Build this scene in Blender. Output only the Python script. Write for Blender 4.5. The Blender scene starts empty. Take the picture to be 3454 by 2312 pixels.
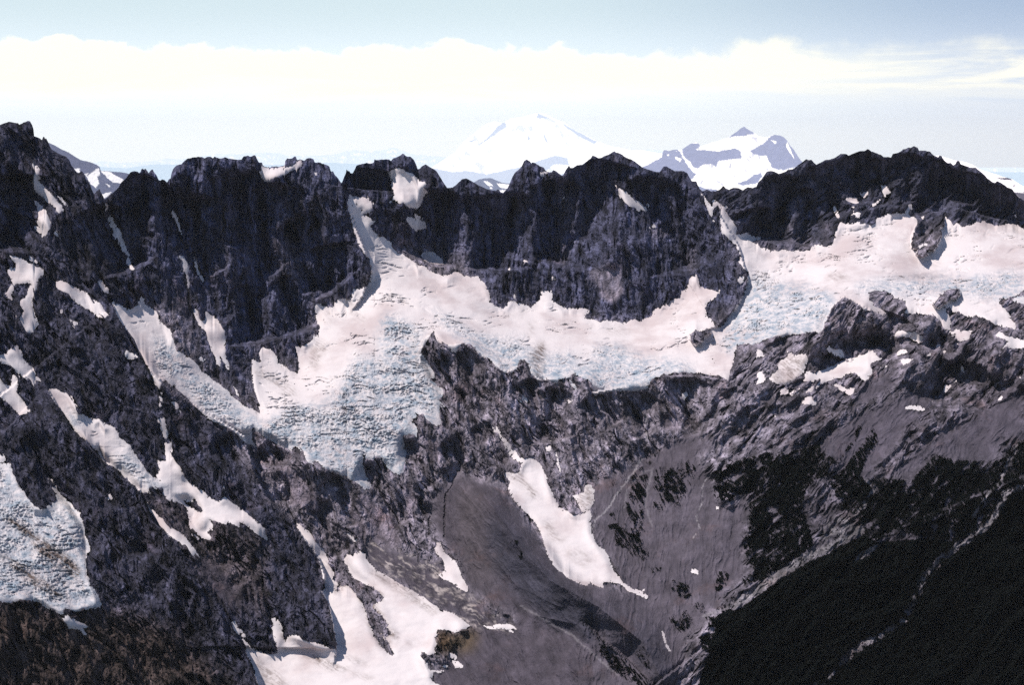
import bpy, math
import numpy as np

# ------------------------------------------------------------------ camera, sky, sun, exposure
SUN_EL, SUN_AZ = math.radians(61), math.radians(-106)     # azimuth measured clockwise from +Y, the view direction
SUN_STRENGTH, SKY_STRENGTH, EXPOSURE = 4.0, 0.10, 0.5
F_PX, CX, CY, EYE_Y = 6926.6, 1727.0, 1156.0, 511.0      # focal length and centre in photo pixels
PITCH = math.atan((CY - EYE_Y) / F_PX)
sc = bpy.context.scene
camd = bpy.data.cameras.new("camera")
cam = bpy.data.objects.new("camera", camd)
sc.collection.objects.link(cam)
camd.sensor_width = 36.0
camd.lens = 36.0 * F_PX / 3454.0
camd.clip_start, camd.clip_end = 1.0, 400000.0
cam.location = (0, 0, 0)
cam.rotation_euler = (math.pi / 2 - PITCH, 0, 0)
sc.camera = cam
sc.view_settings.view_transform = 'Standard'
sc.view_settings.look = 'None'
sc.view_settings.exposure = EXPOSURE
sc.view_settings.gamma = 1.0
sc.cycles.use_denoising = False
sc.cycles.max_bounces = 5
sc.cycles.diffuse_bounces = 3
sc.cycles.volume_bounces = 3
sc.cycles.use_adaptive_sampling = False

world = bpy.data.worlds.new("World")
sc.world = world
world.use_nodes = True

class NT:
    """small helper for building node trees"""
    def __init__(s, nt):
        s.t = nt; nt.nodes.clear()
    def n(s, typ, props=None, **ins):
        nd = s.t.nodes.new(typ)
        for k, v in (props or {}).items(): setattr(nd, k, v)
        for k, v in ins.items():
            key = int(k[1:]) if k[0] == 'i' and k[1:].isdigit() else k.replace('_', ' ')
            sock = nd.inputs[key]
            if isinstance(v, bpy.types.NodeSocket): s.t.links.new(v, sock)
            else: sock.default_value = v
        return nd
    def math(s, op, a, b=0.0, c=None, clamp=False):
        kw = dict(i0=a, i1=b)
        if c is not None: kw['i2'] = c
        return s.n('ShaderNodeMath', {'operation': op, 'use_clamp': clamp}, **kw).outputs[0]
    def mix(s, f, a, b, blend='MIX'):
        nd = s.t.nodes.new('ShaderNodeMix'); nd.data_type = 'RGBA'; nd.blend_type = blend
        for k, v in ((0, f), (6, a), (7, b)):
            if isinstance(v, bpy.types.NodeSocket): s.t.links.new(v, nd.inputs[k])
            else: nd.inputs[k].default_value = v if k == 0 or len(v) == 4 else (*v, 1)
        return nd.outputs[2]
    def step(s, v, a, b, smooth=True):
        nd = s.n('ShaderNodeMapRange', {'interpolation_type': 'SMOOTHSTEP' if smooth else 'LINEAR'})
        for k, x in ((0, v), (1, a), (2, b), (3, 0.0), (4, 1.0)):
            if isinstance(x, bpy.types.NodeSocket): s.t.links.new(x, nd.inputs[k])
            else: nd.inputs[k].default_value = x
        return nd.outputs[0]
    def noise(s, vec, scale, detail=4.0, rough=0.55, dist=0.0, out=0):
        nd = s.n('ShaderNodeTexNoise', {}, Vector=vec, Scale=scale, Detail=detail, Roughness=rough, Distortion=dist)
        return nd.outputs[out]

w = NT(world.node_tree)
sky = w.n('ShaderNodeTexSky', {'sky_type': 'NISHITA', 'sun_disc': False, 'sun_elevation': SUN_EL,
          'sun_rotation': SUN_AZ, 'altitude': 2500.0, 'air_density': 1.0, 'dust_density': 0.6, 'ozone_density': 1.0})
gen = w.n('ShaderNodeTexCoord').outputs['Generated']
sep = w.n('ShaderNodeSeparateXYZ', {}, Vector=gen)
dx, dy, dz = sep.outputs
az = w.math('ARCTAN2', dx, dy)                                     # direction angles of the sky, radians
el = w.math('ARCSINE', dz)
# cumulus bank: bumpy top edge, flat wispy base
v1 = w.n('ShaderNodeCombineXYZ', {}, X=az, Y=0.0, Z=el).outputs[0]
lump = w.noise(w.n('ShaderNodeVectorMath', {'operation': 'MULTIPLY'}, i0=v1, i1=(1, 1, 1.3)).outputs[0], 26.0, 6.0, 0.6)
broad = w.noise(w.n('ShaderNodeVectorMath', {'operation': 'MULTIPLY'}, i0=v1, i1=(1, 1, 0.0)).outputs[0], 7.0, 2.0, 0.5)
wisp = w.noise(w.n('ShaderNodeVectorMath', {'operation': 'MULTIPLY'}, i0=v1, i1=(1, 1, 9.0)).outputs[0], 11.0, 6.0, 0.6, 0.6)
az_r = w.step(az, 0.02, 0.26)
top = w.math('ADD', 0.0505, w.math('MULTIPLY', w.math('SUBTRACT', lump, 0.5), 0.034))
top = w.math('ADD', top, w.math('MULTIPLY', w.math('SUBTRACT', broad, 0.5), 0.012))
top = w.math('SUBTRACT', top, w.math('MULTIPLY', az_r, 0.006))
soft = w.math('ADD', 0.0020, w.math('MULTIPLY', az_r, 0.009))
c_top = w.math('SUBTRACT', 1.0, w.step(w.math('DIVIDE', w.math('SUBTRACT', el, top), soft), -1.0, 1.0))
base = w.math('ADD', 0.0265, w.math('MULTIPLY', w.math('SUBTRACT', wisp, 0.5), 0.030))
c_bot = w.step(w.math('SUBTRACT', el, base), -0.008, 0.010)
bank = w.math('MULTIPLY', c_top, c_bot)
bank = w.math('MULTIPLY', bank, w.math('SUBTRACT', 1.0, w.math('MULTIPLY', az_r, w.step(wisp, 0.62, 0.38)), clamp=True))
low = w.math('MULTIPLY', w.math('SUBTRACT', 1.0, w.step(el, 0.07, 0.22)), w.step(el, -0.10, -0.02))
veil = w.math('MULTIPLY', w.step(wisp, 0.35, 0.75), w.math('SUBTRACT', 1.0, w.step(el, 0.0, 0.06)))
horizon = w.math('SUBTRACT', 1.0, w.step(el, 0.004, 0.034))
zen = w.mix(w.step(az, -0.02, 0.27), (5.0, 6.1, 6.5), (2.7, 3.6, 5.0))
pale = w.mix(w.step(az, 0.02, 0.26), (7.6, 8.5, 9.1), (5.4, 6.1, 7.2))
cream = w.mix(w.step(az, -0.02, 0.26), (9.4, 9.6, 9.1), (7.1, 7.2, 7.3))
lowc = w.mix(w.math('SUBTRACT', 1.0, w.step(el, 0.025, 0.075)), zen, pale)
lowc = w.mix(w.math('MULTIPLY', horizon, 0.9), lowc, cream)
lowc = w.mix(w.math('MULTIPLY', veil, 0.7), lowc, cream)
lowc = w.mix(bank, lowc, (10.2, 9.5, 7.3))
c = w.mix(low, sky.outputs[0], lowc)
bg = w.n('ShaderNodeBackground', {}, Color=c, Strength=SKY_STRENGTH)
w.n('ShaderNodeOutputWorld', {}, Surface=bg.outputs[0])

sund = bpy.data.lights.new("sun", 'SUN')
sund.energy, sund.angle, sund.color = SUN_STRENGTH, math.radians(0.5), (1.0, 0.93, 0.86)
sun = bpy.data.objects.new("sun", sund)
sc.collection.objects.link(sun)
from mathutils import Vector
sdir = Vector((math.cos(SUN_EL) * math.sin(SUN_AZ), math.cos(SUN_EL) * math.cos(SUN_AZ), math.sin(SUN_EL)))
sun.rotation_euler = sdir.to_track_quat('Z', 'Y').to_euler()

# ------------------------------------------------------------------ helpers
K = 900.0 / 2343.0
OV = 3454.0 / 2343.0
def P(ox, oy, s, k=K):
    """survey points 'x,y x,y' read off an enlargement whose corner is (ox, oy), in photo pixels"""
    return np.array([[ox + float(a) * k, oy + float(b) * k] for a, b in (q.split(',') for q in s.split())])
def O(s): return P(0, 0, s, OV)
def rays(px, py):
    """unit-horizontal-distance direction through a photo pixel: returns x, y, z with hypot(x, y) = 1"""
    X = px - CX; Y = -(py - CY)
    cp, sp = math.cos(PITCH), math.sin(PITCH)
    y = F_PX * cp + Y * sp
    z = -F_PX * sp + Y * cp
    h = np.hypot(X, y)
    return X / h, y / h, z / h
def inside(poly, X, Y):
    r = np.zeros(X.shape, bool)
    n = len(poly); j = n - 1
    for i in range(n):
        xi, yi = poly[i]; xj, yj = poly[j]
        if yi != yj:
            r ^= ((yi > Y) != (yj > Y)) & (X < (xj - xi) * (Y - yi) / (yj - yi) + xi)
        j = i
    return r
def hash01(ix, iy, seed):
    h = (ix.astype(np.int64) * 374761393 + iy.astype(np.int64) * 668265263 + seed * 1442695041) & 0x7fffffff
    h = ((h ^ (h >> 13)) * 1274126177) & 0x7fffffff
    h = ((h ^ (h >> 16)) * 2246822519) & 0x7fffffff
    return (h & 0xffffff) / float(0xffffff)
def vn(x, y, seed):
    """gradient noise, about -1..1"""
    ix = np.floor(x); iy = np.floor(y); fx = x - ix; fy = y - iy
    ix = ix.astype(np.int64); iy = iy.astype(np.int64)
    def g(a, b):
        t = hash01(ix + a, iy + b, seed) * 6.2831853
        return (np.cos(t) * (fx - a) + np.sin(t) * (fy - b))
    ux = fx * fx * fx * (fx * (fx * 6 - 15) + 10); uy = fy * fy * fy * (fy * (fy * 6 - 15) + 10)
    a = g(0, 0); b = g(1, 0); c = g(0, 1); d = g(1, 1)
    return 1.5 * ((a + (b - a) * ux) * (1 - uy) + (c + (d - c) * ux) * uy)
def fbm(x, y, seed, octv=4, gain=0.5, ridged=False):
    s = np.zeros(np.broadcast(x, y).shape); a = 1.0; t = 0
    for o in range(octv):
        v = vn(x * 2 ** o + 17.3 * o, y * 2 ** o - 9.1 * o, seed + o)
        if ridged: v = 1 - 2 * np.abs(v) * 1.3
        s += a * v; t += a; a *= gain
    return s / t
def sstep(a, b, x):
    t = np.clip((x - a) / (b - a), 0, 1); return t * t * (3 - 2 * t)
def box_blur(a, r):
    """three passes of a moving mean, about a Gaussian of radius r"""
    for _ in range(3):
        for ax in (0, 1):
            p = np.concatenate([np.repeat(a.take([0], ax), r + 1, ax), a, np.repeat(a.take([-1], ax), r, ax)], ax)
            c = np.cumsum(p, ax)
            n = a.shape[ax]
            a = (c.take(range(2 * r + 1, 2 * r + 1 + n), ax) - c.take(range(0, n), ax)) / (2 * r + 1)
    return a
def grid_mesh(name, V, quads, mat, cols=None, attrs=None, smooth=False):
    me = bpy.data.meshes.new(name)
    nv, nf = len(V), len(quads)
    me.vertices.add(nv); me.vertices.foreach_set('co', V.astype(np.float32).ravel())
    me.loops.add(nf * 4); me.loops.foreach_set('vertex_index', quads.astype(np.int32).ravel())
    me.polygons.add(nf)
    me.polygons.foreach_set('loop_start', np.arange(0, nf * 4, 4, dtype=np.int32))
    me.polygons.foreach_set('loop_total', np.full(nf, 4, np.int32))
    me.polygons.foreach_set('use_smooth', np.full(nf, smooth, bool))
    me.update(calc_edges=True)
    if cols is not None:
        a = me.color_attributes.new('tint', 'FLOAT_COLOR', 'POINT')
        a.data.foreach_set('color', np.concatenate([cols, np.ones((nv, 1))], 1).astype(np.float32).ravel())
    for k, v in (attrs or {}).items():
        a = me.attributes.new(k, 'FLOAT', 'POINT'); a.data.foreach_set('value', v.astype(np.float32).ravel())
    me.materials.append(mat)
    o = bpy.data.objects.new(name, me); sc.collection.objects.link(o)
    return o
def sub_mesh(name, V, quads, mat, cols=None, attrs=None, smooth=False):
    """a mesh from some quads of a larger vertex array"""
    used, inv = np.unique(quads.ravel(), return_inverse=True)
    return grid_mesh(name, V[used], inv.reshape(-1, 4), mat, None if cols is None else cols[used],
                     {k: v[used] for k, v in (attrs or {}).items()}, smooth)
def tag(o, label=None, cat=None, group=None, kind=None):
    for k, v in (('label', label), ('category', cat), ('group', group), ('kind', kind)):
        if v: o[k] = v
    return o

# ------------------------------------------------------------------ materials
def new_mat(name):
    m = bpy.data.materials.new(name); m.use_nodes = True
    return m, NT(m.node_tree)
def rock_material(name, fine=1.0, bump=1.0, contrast=1.0):
    m, t = new_mat(name)
    pos = t.n('ShaderNodeNewGeometry').outputs['Position']
    tint = t.n('ShaderNodeAttribute', {'attribute_name': 'tint'}).outputs['Color']
    big = t.noise(pos, 0.012 * fine, 5, 0.6)
    med = t.noise(pos, 0.11 * fine, 7, 0.68, 0.3)
    strv = t.n('ShaderNodeVectorMath', {'operation': 'MULTIPLY'}, i0=pos, i1=(1.0, 0.5, 0.22)).outputs[0]
    st = t.noise(strv, 0.10 * fine, 6, 0.65, 0.5)
    rust = t.noise(pos, 0.03 * fine, 5, 0.65)
    spk = t.noise(pos, 0.42 * fine, 4, 0.7)
    k = t.math('ADD', 0.50, t.math('MULTIPLY', t.step(med, 0.34, 0.66), 0.75))
    k = t.math('MULTIPLY', k, t.math('ADD', 0.45, t.math('MULTIPLY', big, 1.1)))
    k = t.math('MULTIPLY', k, t.math('ADD', 0.50, t.math('MULTIPLY', t.step(st, 0.35, 0.65), 0.85)))
    k = t.math('MULTIPLY', k, t.math('ADD', 0.72, t.math('MULTIPLY', t.step(spk, 0.32, 0.68), 0.50)))
    loose = t.n('ShaderNodeAttribute', {'attribute_name': 'loose'}).outputs['Fac']
    k = t.mix(t.math('SUBTRACT', 1.0, t.math('MULTIPLY', loose, 0.72)), (1.0, 1.0, 1.0), k)
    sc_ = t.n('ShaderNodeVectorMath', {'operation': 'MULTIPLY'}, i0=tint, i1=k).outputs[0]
    col = t.mix(t.math('MULTIPLY', t.step(rust, 0.56, 0.74), 0.35), sc_,
                t.mix(1.0, sc_, (1.35, 0.88, 0.62), 'MULTIPLY'))
    crack = t.n('ShaderNodeTexVoronoi', {'feature': 'DISTANCE_TO_EDGE'}, Vector=t.n('ShaderNodeVectorMath', {'operation': 'ADD'},
             i0=strv, i1=t.n('ShaderNodeVectorMath', {'operation': 'SCALE'}, i0=t.noise(pos, 0.05, 3, 0.6, out=1), Scale=14.0).outputs[0]).outputs[0], Scale=0.09 * fine).outputs[0]
    hgt = t.math('ADD', t.math('MULTIPLY', med, 2.0), t.math('MULTIPLY', st, 2.0))
    hgt = t.math('ADD', hgt, t.math('MULTIPLY', t.step(crack, 0.0, 0.10), 0.35))
    bp = t.n('ShaderNodeBump', {}, Height=hgt, Distance=3.5 / fine * bump, Strength=t.math('SUBTRACT', 0.75, t.math('MULTIPLY', loose, 0.6)))
    b = t.n('ShaderNodeBsdfPrincipled', {}, Base_Color=col, Roughness=0.9, Normal=bp.outputs[0])
    b.inputs['Specular IOR Level'].default_value = 0.15
    t.n('ShaderNodeOutputMaterial', {}, Surface=b.outputs[0])
    return m
def snow_material(name):
    m, t = new_mat(name)
    pos = t.n('ShaderNodeNewGeometry').outputs['Position']
    ice = t.n('ShaderNodeAttribute', {'attribute_name': 'ice'}).outputs['Fac']
    dirt = t.n('ShaderNodeAttribute', {'attribute_name': 'dirt'}).outputs['Fac']
    n1 = t.noise(pos, 0.02, 6, 0.6)
    n2 = t.noise(pos, 0.16, 6, 0.7, 0.4)
    fine = t.noise(pos, 0.5, 5, 0.7)
    c = t.mix(t.step(n1, 0.42, 0.68), (0.585, 0.53, 0.535), (0.44, 0.37, 0.375))
    icec = t.mix(t.step(n2, 0.35, 0.65), (0.52, 0.505, 0.53), (0.215, 0.27, 0.335))
    c = t.mix(t.math('MULTIPLY', ice, t.step(n2, 0.28, 0.60)), c, icec)
    dm = t.math('MULTIPLY', dirt, t.step(t.math('ADD', t.math('MULTIPLY', n2, 0.7), t.math('MULTIPLY', fine, 0.5)), 0.38, 0.72))
    c = t.mix(t.math('MULTIPLY', dm, 1.25, clamp=True), c, (0.120, 0.088, 0.078))
    h = t.math('ADD', t.math('MULTIPLY', n2, t.math('ADD', 0.2, t.math('MULTIPLY', ice, 0.8))), t.math('MULTIPLY', fine, t.math('ADD', 0.10, t.math('MULTIPLY', ice, 0.5))))
    bp = t.n('ShaderNodeBump', {}, Height=h, Distance=2.0, Strength=0.7)
    b = t.n('ShaderNodeBsdfPrincipled', {}, Base_Color=c, Roughness=0.65, Normal=bp.outputs[0])
    b.inputs['Specular IOR Level'].default_value = 0.2
    t.n('ShaderNodeOutputMaterial', {}, Surface=b.outputs[0])
    return m
def far_material(name, fine):
    m, t = new_mat(name)
    pos = t.n('ShaderNodeNewGeometry').outputs['Position']
    tint = t.n('ShaderNodeAttribute', {'attribute_name': 'tint'}).outputs['Color']
    n = t.noise(pos, 0.01 * fine, 7, 0.65)
    sc_ = t.n('ShaderNodeVectorMath', {'operation': 'SCALE'}, i0=tint, Scale=t.math('ADD', 0.75, t.math('MULTIPLY', n, 0.5))).outputs[0]
    bp = t.n('ShaderNodeBump', {}, Height=n, Distance=30.0 / fine, Strength=0.6)
    b = t.n('ShaderNodeBsdfPrincipled', {}, Base_Color=sc_, Roughness=0.9, Normal=bp.outputs[0])
    b.inputs['Specular IOR Level'].default_value = 0.1
    t.n('ShaderNodeOutputMaterial', {}, Surface=b.outputs[0])
    return m
def green_material(name):
    m, t = new_mat(name)
    pos = t.n('ShaderNodeNewGeometry').outputs['Position']
    n = t.noise(pos, 0.22, 5, 0.7)
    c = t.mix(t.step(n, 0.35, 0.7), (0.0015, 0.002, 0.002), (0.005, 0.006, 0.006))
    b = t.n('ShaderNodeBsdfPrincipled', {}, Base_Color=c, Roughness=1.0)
    b.inputs['Specular IOR Level'].default_value = 0.0
    t.n('ShaderNodeOutputMaterial', {}, Surface=b.outputs[0])
    return m
M_ROCK = rock_material('mountain rock')
M_TALUS = rock_material('loose talus', 2.2, 0.28, 0.5)
M_SNOW = snow_material('snow and ice')
M_GREEN = green_material('dark shrubs and firs')
# ------------------------------------------------------------------ skyline of the near mountains
S1 = P(0, 350, "0,185 30,172 75,158 110,160 125,168 160,168 170,185 205,165 240,150 262,152 285,190 298,240 300,285 345,300 370,318 378,290 390,292 395,310 405,300 420,330 435,370 455,400 500,430 545,450 580,465 610,495 625,540 650,570 680,610 700,600 720,592 740,615 755,665 770,670 790,710 815,775 830,795 850,765 865,755 872,742 885,775 905,810 920,845 940,825 965,800 1000,775 1040,735 1065,690 1090,670 1110,650 1140,605 1165,592 1210,595 1220,610 1235,595 1243,570 1258,572 1265,580 1275,567 1290,585 1305,610 1320,590 1340,572 1352,600 1375,630 1395,670 1410,675 1425,662 1445,672 1470,690 1480,665 1500,655 1505,610 1525,565 1550,540 1595,530 1605,515 1640,485 1690,472 1740,465 1780,470 1800,480 1815,465 1850,465 1870,478 1885,462 1905,475 1950,480 1975,468 2005,480 2040,485 2090,492 2120,490 2135,465 2175,455 2200,465 2225,452")
S2 = P(850, 350, "30,452 45,490 60,515 90,515 95,545 140,560 145,545 155,565 175,550 230,552 260,548 285,540 290,505 310,480 350,482 370,463 385,462 395,495 420,488 460,500 480,480 510,475 540,485 550,515 600,515 615,525 650,535 680,550 690,590 700,600 710,590 725,620 760,660 785,700 795,680 810,640 825,605 830,575 840,590 855,590 865,610 885,610 905,570 920,540 960,530 1000,520 1040,525 1070,515 1072,487 1095,495 1130,490 1200,488 1220,500 1240,480 1280,465 1300,455 1320,438 1335,440 1345,455 1375,465 1395,465 1420,490 1440,530 1455,575 1475,570 1490,550 1525,530 1550,550 1590,570 1620,590 1650,640 1680,690 1715,740 1760,735 1790,715 1840,665 1880,655 1930,680 1980,710 2050,745 2100,760 2140,765 2160,750 2185,775 2205,785")
S3 = P(1700, 350, "2,772 12,762 30,745 50,700 75,640 100,600 140,570 165,530 175,505 200,488 230,510 240,525 250,512 280,525 310,545 350,560 365,590 395,600 420,600 432,583 455,590 480,610 510,632 525,620 540,585 560,560 570,540 585,565 610,560 640,540 690,535 740,495 760,480 780,452 800,462 835,480 860,470 890,455 920,445 945,430 970,415 985,428 1025,438 1060,465 1090,480 1120,490 1160,515 1190,540 1220,560 1260,575 1310,592 1345,600 1365,600 1385,575 1405,550 1430,550 1460,570 1500,592 1545,590 1580,592 1610,610 1630,650 1650,680 1690,682 1700,710 1720,750 1745,770 1780,752 1810,765 1850,770 1880,760 1905,745 1925,718 1950,745 1975,755 2010,738 2060,740 2095,760 2140,732 2180,740 2220,725")
S4 = P(2554, 350, "0,702 12,690 40,660 80,600 110,588 150,595 190,615 240,600 270,580 320,572 350,545 400,510 430,485 450,495 475,490 500,520 520,535 560,515 600,492 640,490 690,470 730,440 780,440 800,455 850,435 900,415 940,415 970,397 1000,415 1050,435 1090,450 1115,470 1150,465 1175,475 1190,440 1240,430 1280,402 1330,385 1350,385 1375,372 1410,385 1420,410 1480,412 1520,422 1545,450 1590,470 1600,455 1620,460 1635,490 1670,520 1700,520 1720,540 1745,525 1750,503 1775,500 1785,530 1830,545 1870,560 1920,562 1960,595 1990,620 2020,655 2070,690 2090,695 2110,678 2150,700 2200,735 2240,750 2260,780 2290,815 2343,850 2450,930 2600,960 2900,1000 3400,1080 4400,900 6000,1150 8500,1000")
SKY_PTS = np.concatenate([np.array([[-2600., 640.], [-2000., 430.], [-1500., 560.], [-1100., 450.], [-700., 520.], [-420., 470.], [-260., 450.], [-120., 440.], [-60, 428.]]), S1, S2, S3, S4])
SKY_PTS = SKY_PTS[np.argsort(SKY_PTS[:, 0], kind='stable')]

# ------------------------------------------------------------------ shape of the land
# regions: outline (photo pixels), steepness in degrees, turn (+ faces right, - faces left)
ST = 4.6
RX0, RX1, RY0, RY1 = -400.0, 3860.0, 300.0, 2560.0
rw, rh = int((RX1 - RX0) / ST) + 1, int((RY1 - RY0) / ST) + 1
RX, RY = np.meshgrid(RX0 + ST * np.arange(rw), RY0 + ST * np.arange(rh))
c1 = lambda s: P(0, 350, s)
c2 = lambda s: P(850, 350, s)
c3 = lambda s: P(1700, 350, s)
c4 = lambda s: P(2554, 350, s)
d1 = lambda s: P(0, 900, s)
d2 = lambda s: P(850, 900, s)
d3 = lambda s: P(1700, 900, s)
d4 = lambda s: P(2554, 900, s)
e1 = lambda s: P(0, 1400, s)
e2 = lambda s: P(850, 1400, s)
e3 = lambda s: P(1700, 1400, s)
e4 = lambda s: P(2554, 1400, s)
f1 = lambda s: P(0, 1712, s)
f2 = lambda s: P(850, 1712, s)
f3 = lambda s: P(1700, 1712, s)
f4 = lambda s: P(2554, 1712, s)
cat = lambda *a: np.concatenate(a)

# glaciers and snowfields --------------------------------------------------------
G_MAIN = cat(
    c2("835,905 920,950 1000,990 1080,1025 1040,1075 1050,1115 1110,1150 1180,1195 1220,1225 1230,1265 1260,1290 1340,1330 1380,1365 1400,1385 1470,1400"),
    d2("1520,0 1560,40 1620,65 1700,70 1750,50 1762,15 1778,15 1785,50 1850,75 1930,95 1985,85 2000,120 2060,160 2065,200 2090,240 2090,310 2130,350 2210,375"),
    d3("22,340 35,318 75,305 140,330 240,355 320,295 325,210 420,205 425,310 500,345 560,370 640,375 680,365 740,380 745,410 690,430 750,465 850,485 900,470 960,480 1080,495 1140,465 1190,485 1240,460 1290,445 1330,380 1400,345 1480,300 1550,270 1570,215 1620,190 1630,90 1645,55 1700,75 1715,180 1800,200 1860,215 1900,210 1860,265 1790,310 1765,370 1780,440 1840,480 1845,520 1890,530 1920,530 1850,600 1800,760 1860,900 1880,960 1720,935 1560,930 1480,935 1380,960 1310,975 1260,1060 1200,1095 1000,1085 870,1110 790,1130 770,1060 770,1010 700,980 650,950 600,945 570,975 490,985 460,1030 400,995 330,985 300,1000 250,970 230,920 215,850 170,810 130,830 110,900 60,930 0,925"),
    d2("2280,930 2230,930 2160,900 2110,830 2080,800 2020,800 1990,770 1960,710 1900,680 1860,675 1820,700 1790,750 1760,740 1720,690 1680,660 1650,680 1620,640 1600,560 1570,590 1540,640 1500,720 1490,770 1520,810 1570,880 1600,940 1600,970 1560,990 1610,1030 1690,1090 1660,1150 1640,1170 1690,1230 1640,1240 1650,1300 1665,1370 1620,1400 1560,1370 1500,1320 1430,1275 1440,1310 1390,1360 1440,1400 1450,1440 1440,1490"),
    e2("1420,180 1330,175 1320,210 1345,300 1350,350 1345,420 1330,500 1290,530 1240,510 1180,450 1140,390 1090,370 1060,400 1000,400 1000,340 970,350 975,470 1010,560 1050,640 1010,660 980,650 940,620 900,590 830,560 770,530 700,500 640,470 600,430 545,395 530,430 480,425 465,370 430,310 380,270 355,290 340,320 270,290 220,260 150,210 90,180 30,140 0,100"),
    d2("80,1300 60,1230 30,1100 10,1000 0,930 5,820 60,840 85,840 60,780 50,735 75,720 80,660 100,680 130,720 170,740 220,800 225,845 270,870 330,910 400,940 420,900 415,840 400,770 385,710 400,700 430,720 450,690 490,680 540,650 540,600 570,610 585,620 590,560 570,480 560,400 545,350 545,315 600,315 620,355 700,360 725,355 740,290 760,270 800,290 860,290 880,270 890,200 940,205 1010,175 1045,100 1050,20 1040,0"),
    c2("1045,1440 1030,1360 975,1290 930,1220 925,1180 900,1110 870,1000"))
G_LEFT = cat(
    d1("985,310 1010,320 1060,350 1140,380 1190,350 1250,335 1310,350 1360,385 1395,390 1385,430 1400,480 1450,520 1510,560 1510,590 1490,605 1525,650 1530,690 1560,740 1620,780 1700,830 1750,880 1760,920 1820,960 1900,1020 2000,1090 2030,1140 2120,1200 2210,1250"),
    d2("80,1300 0,1402"), e2("0,100 0,240"),
    e1("2260,280 2180,260 2110,200 2050,150 2000,110"),
    d1("1960,1400 1830,1330 1760,1270 1640,1150 1600,1110 1520,1050 1440,985 1420,1030 1400,1075 1375,1050 1345,1000 1345,960 1280,850 1200,700 1160,620 1100,540 1050,460 1010,380"))
G_RIGHT = cat(
    c3("1735,790 1760,830 1800,870 1830,910 1835,860 1830,835 1880,870 1920,905 1950,885 1960,910 1930,940 1960,960 1990,1010 2030,1060 2055,1110 2040,1150 2090,1150 2140,1135 2170,1165 2200,1170"),
    c4("0,1175 25,1180 20,1250 60,1270 130,1305 190,1280 280,1295 350,1290 450,1280 500,1250 540,1240 590,1265 660,1240 670,1190 700,1180 680,1140 700,1100 730,1040 770,1060 840,1045 930,1045 1000,1065 1030,1055 1050,1010 1110,1000 1150,960 1200,970 1270,955 1310,975 1330,990 1400,1000 1480,992 1600,985 1690,1010 1720,1060 1760,1055 1790,1080 1880,1070 1930,1045 1980,1020 2020,1050 2080,1075 2150,1070 2200,1060 2270,1060 2300,1080 2320,1100 2343,1105 2600,1130 3000,1250"),
    d4("3000,400 2343,200 2290,240 2200,270 2130,290 2120,330 2180,370 2220,430 2240,480 2290,520 2260,545 2180,530 2100,510 2040,480 1990,450 1900,430 1880,440 1820,430 1790,405 1720,395 1690,350 1650,370 1690,450 1700,500 1690,550 1600,550 1620,490 1580,450 1530,425 1430,410 1350,410 1280,410 1310,350 1300,300 1240,280 1200,270 1180,230 1100,210 1030,205 980,230 975,270 1010,310 1020,350 1080,370 1130,410 1100,435 1070,410 1000,380 940,385 900,340 830,290 760,265 700,310 650,370 620,440 590,500 575,560 570,595 520,570 470,570 430,570 420,590 330,590 250,600 240,620 180,605 60,640 10,670 0,690"),
    d3("2160,680 2080,680 2040,700 2030,740 2005,850 1980,930 1970,1000 1940,985 1880,960 1860,900 1800,760 1850,600 1930,520 1990,420 2070,310 2110,240 2130,180 2150,60"),
    c3("2140,1470 2100,1440 2070,1400 2080,1330 2060,1290 2040,1250 2000,1200 1960,1170 1915,1140 1910,1060 1900,970 1885,890 1870,890 1840,930 1820,1000 1810,1000 1790,920 1760,850"))
ISLAND = c4("1490,975 1430,1030 1385,1090 1365,1150 1350,1230 1360,1270 1410,1280 1390,1315 1440,1355 1500,1325 1490,1295 1550,1290 1600,1220 1620,1150 1610,1100 1650,1070 1650,1010 1620,960 1560,950")
ISLET = d3("1635,620 1660,570 1730,560 1800,545 1820,580 1760,610 1740,660 1690,695 1640,660")
OUTC = d4("1540,330 1620,240 1700,190 1770,190 1790,240 1760,280 1700,290 1650,330 1600,375 1560,350")
G_MID = cat(
    d1("410,1090 450,1080 510,1075 560,1100 610,1130 650,1165 640,1190 670,1220 670,1260 700,1290 750,1310 800,1345 870,1345 930,1385 1000,1410 1030,1460"),
    e1("1040,160 1050,200 1090,235 1140,265 1150,300 1190,360 1240,430 1290,500 1340,550 1400,570 1440,610 1490,650 1470,670 1410,640 1350,650 1310,640 1320,690 1300,700 1250,690 1150,600 1090,540 1050,490 1000,460 900,400 860,330 800,270 740,210 690,170 640,110 600,40 560,0"),
    d1("550,1280 480,1180"))
SNOW_APRON = e1("1375,540 1400,510 1390,440 1380,415 1420,400 1460,415 1455,330 1450,250 1480,240 1505,255 1510,310 1530,390 1570,440 1590,500 1640,560 1645,590 1690,610 1790,680 1850,740 1930,770 1940,710 1985,720 2010,760 2080,800 2200,900 2300,980 2343,1030 2343,1100 2250,1040 2150,960 2100,940 2110,990 2070,970 2000,940 1980,960 1900,940 1830,910 1865,960 1860,1010 1810,1030 1860,1090 1855,1115 1780,1080 1700,1020 1660,990 1665,930 1640,820 1620,790 1540,770 1480,750 1430,700 1440,660 1420,610")
HOLE_APRON = e1("1580,720 1640,760 1690,770 1700,720 1740,780 1785,850 1765,870 1700,830 1640,800")
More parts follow.
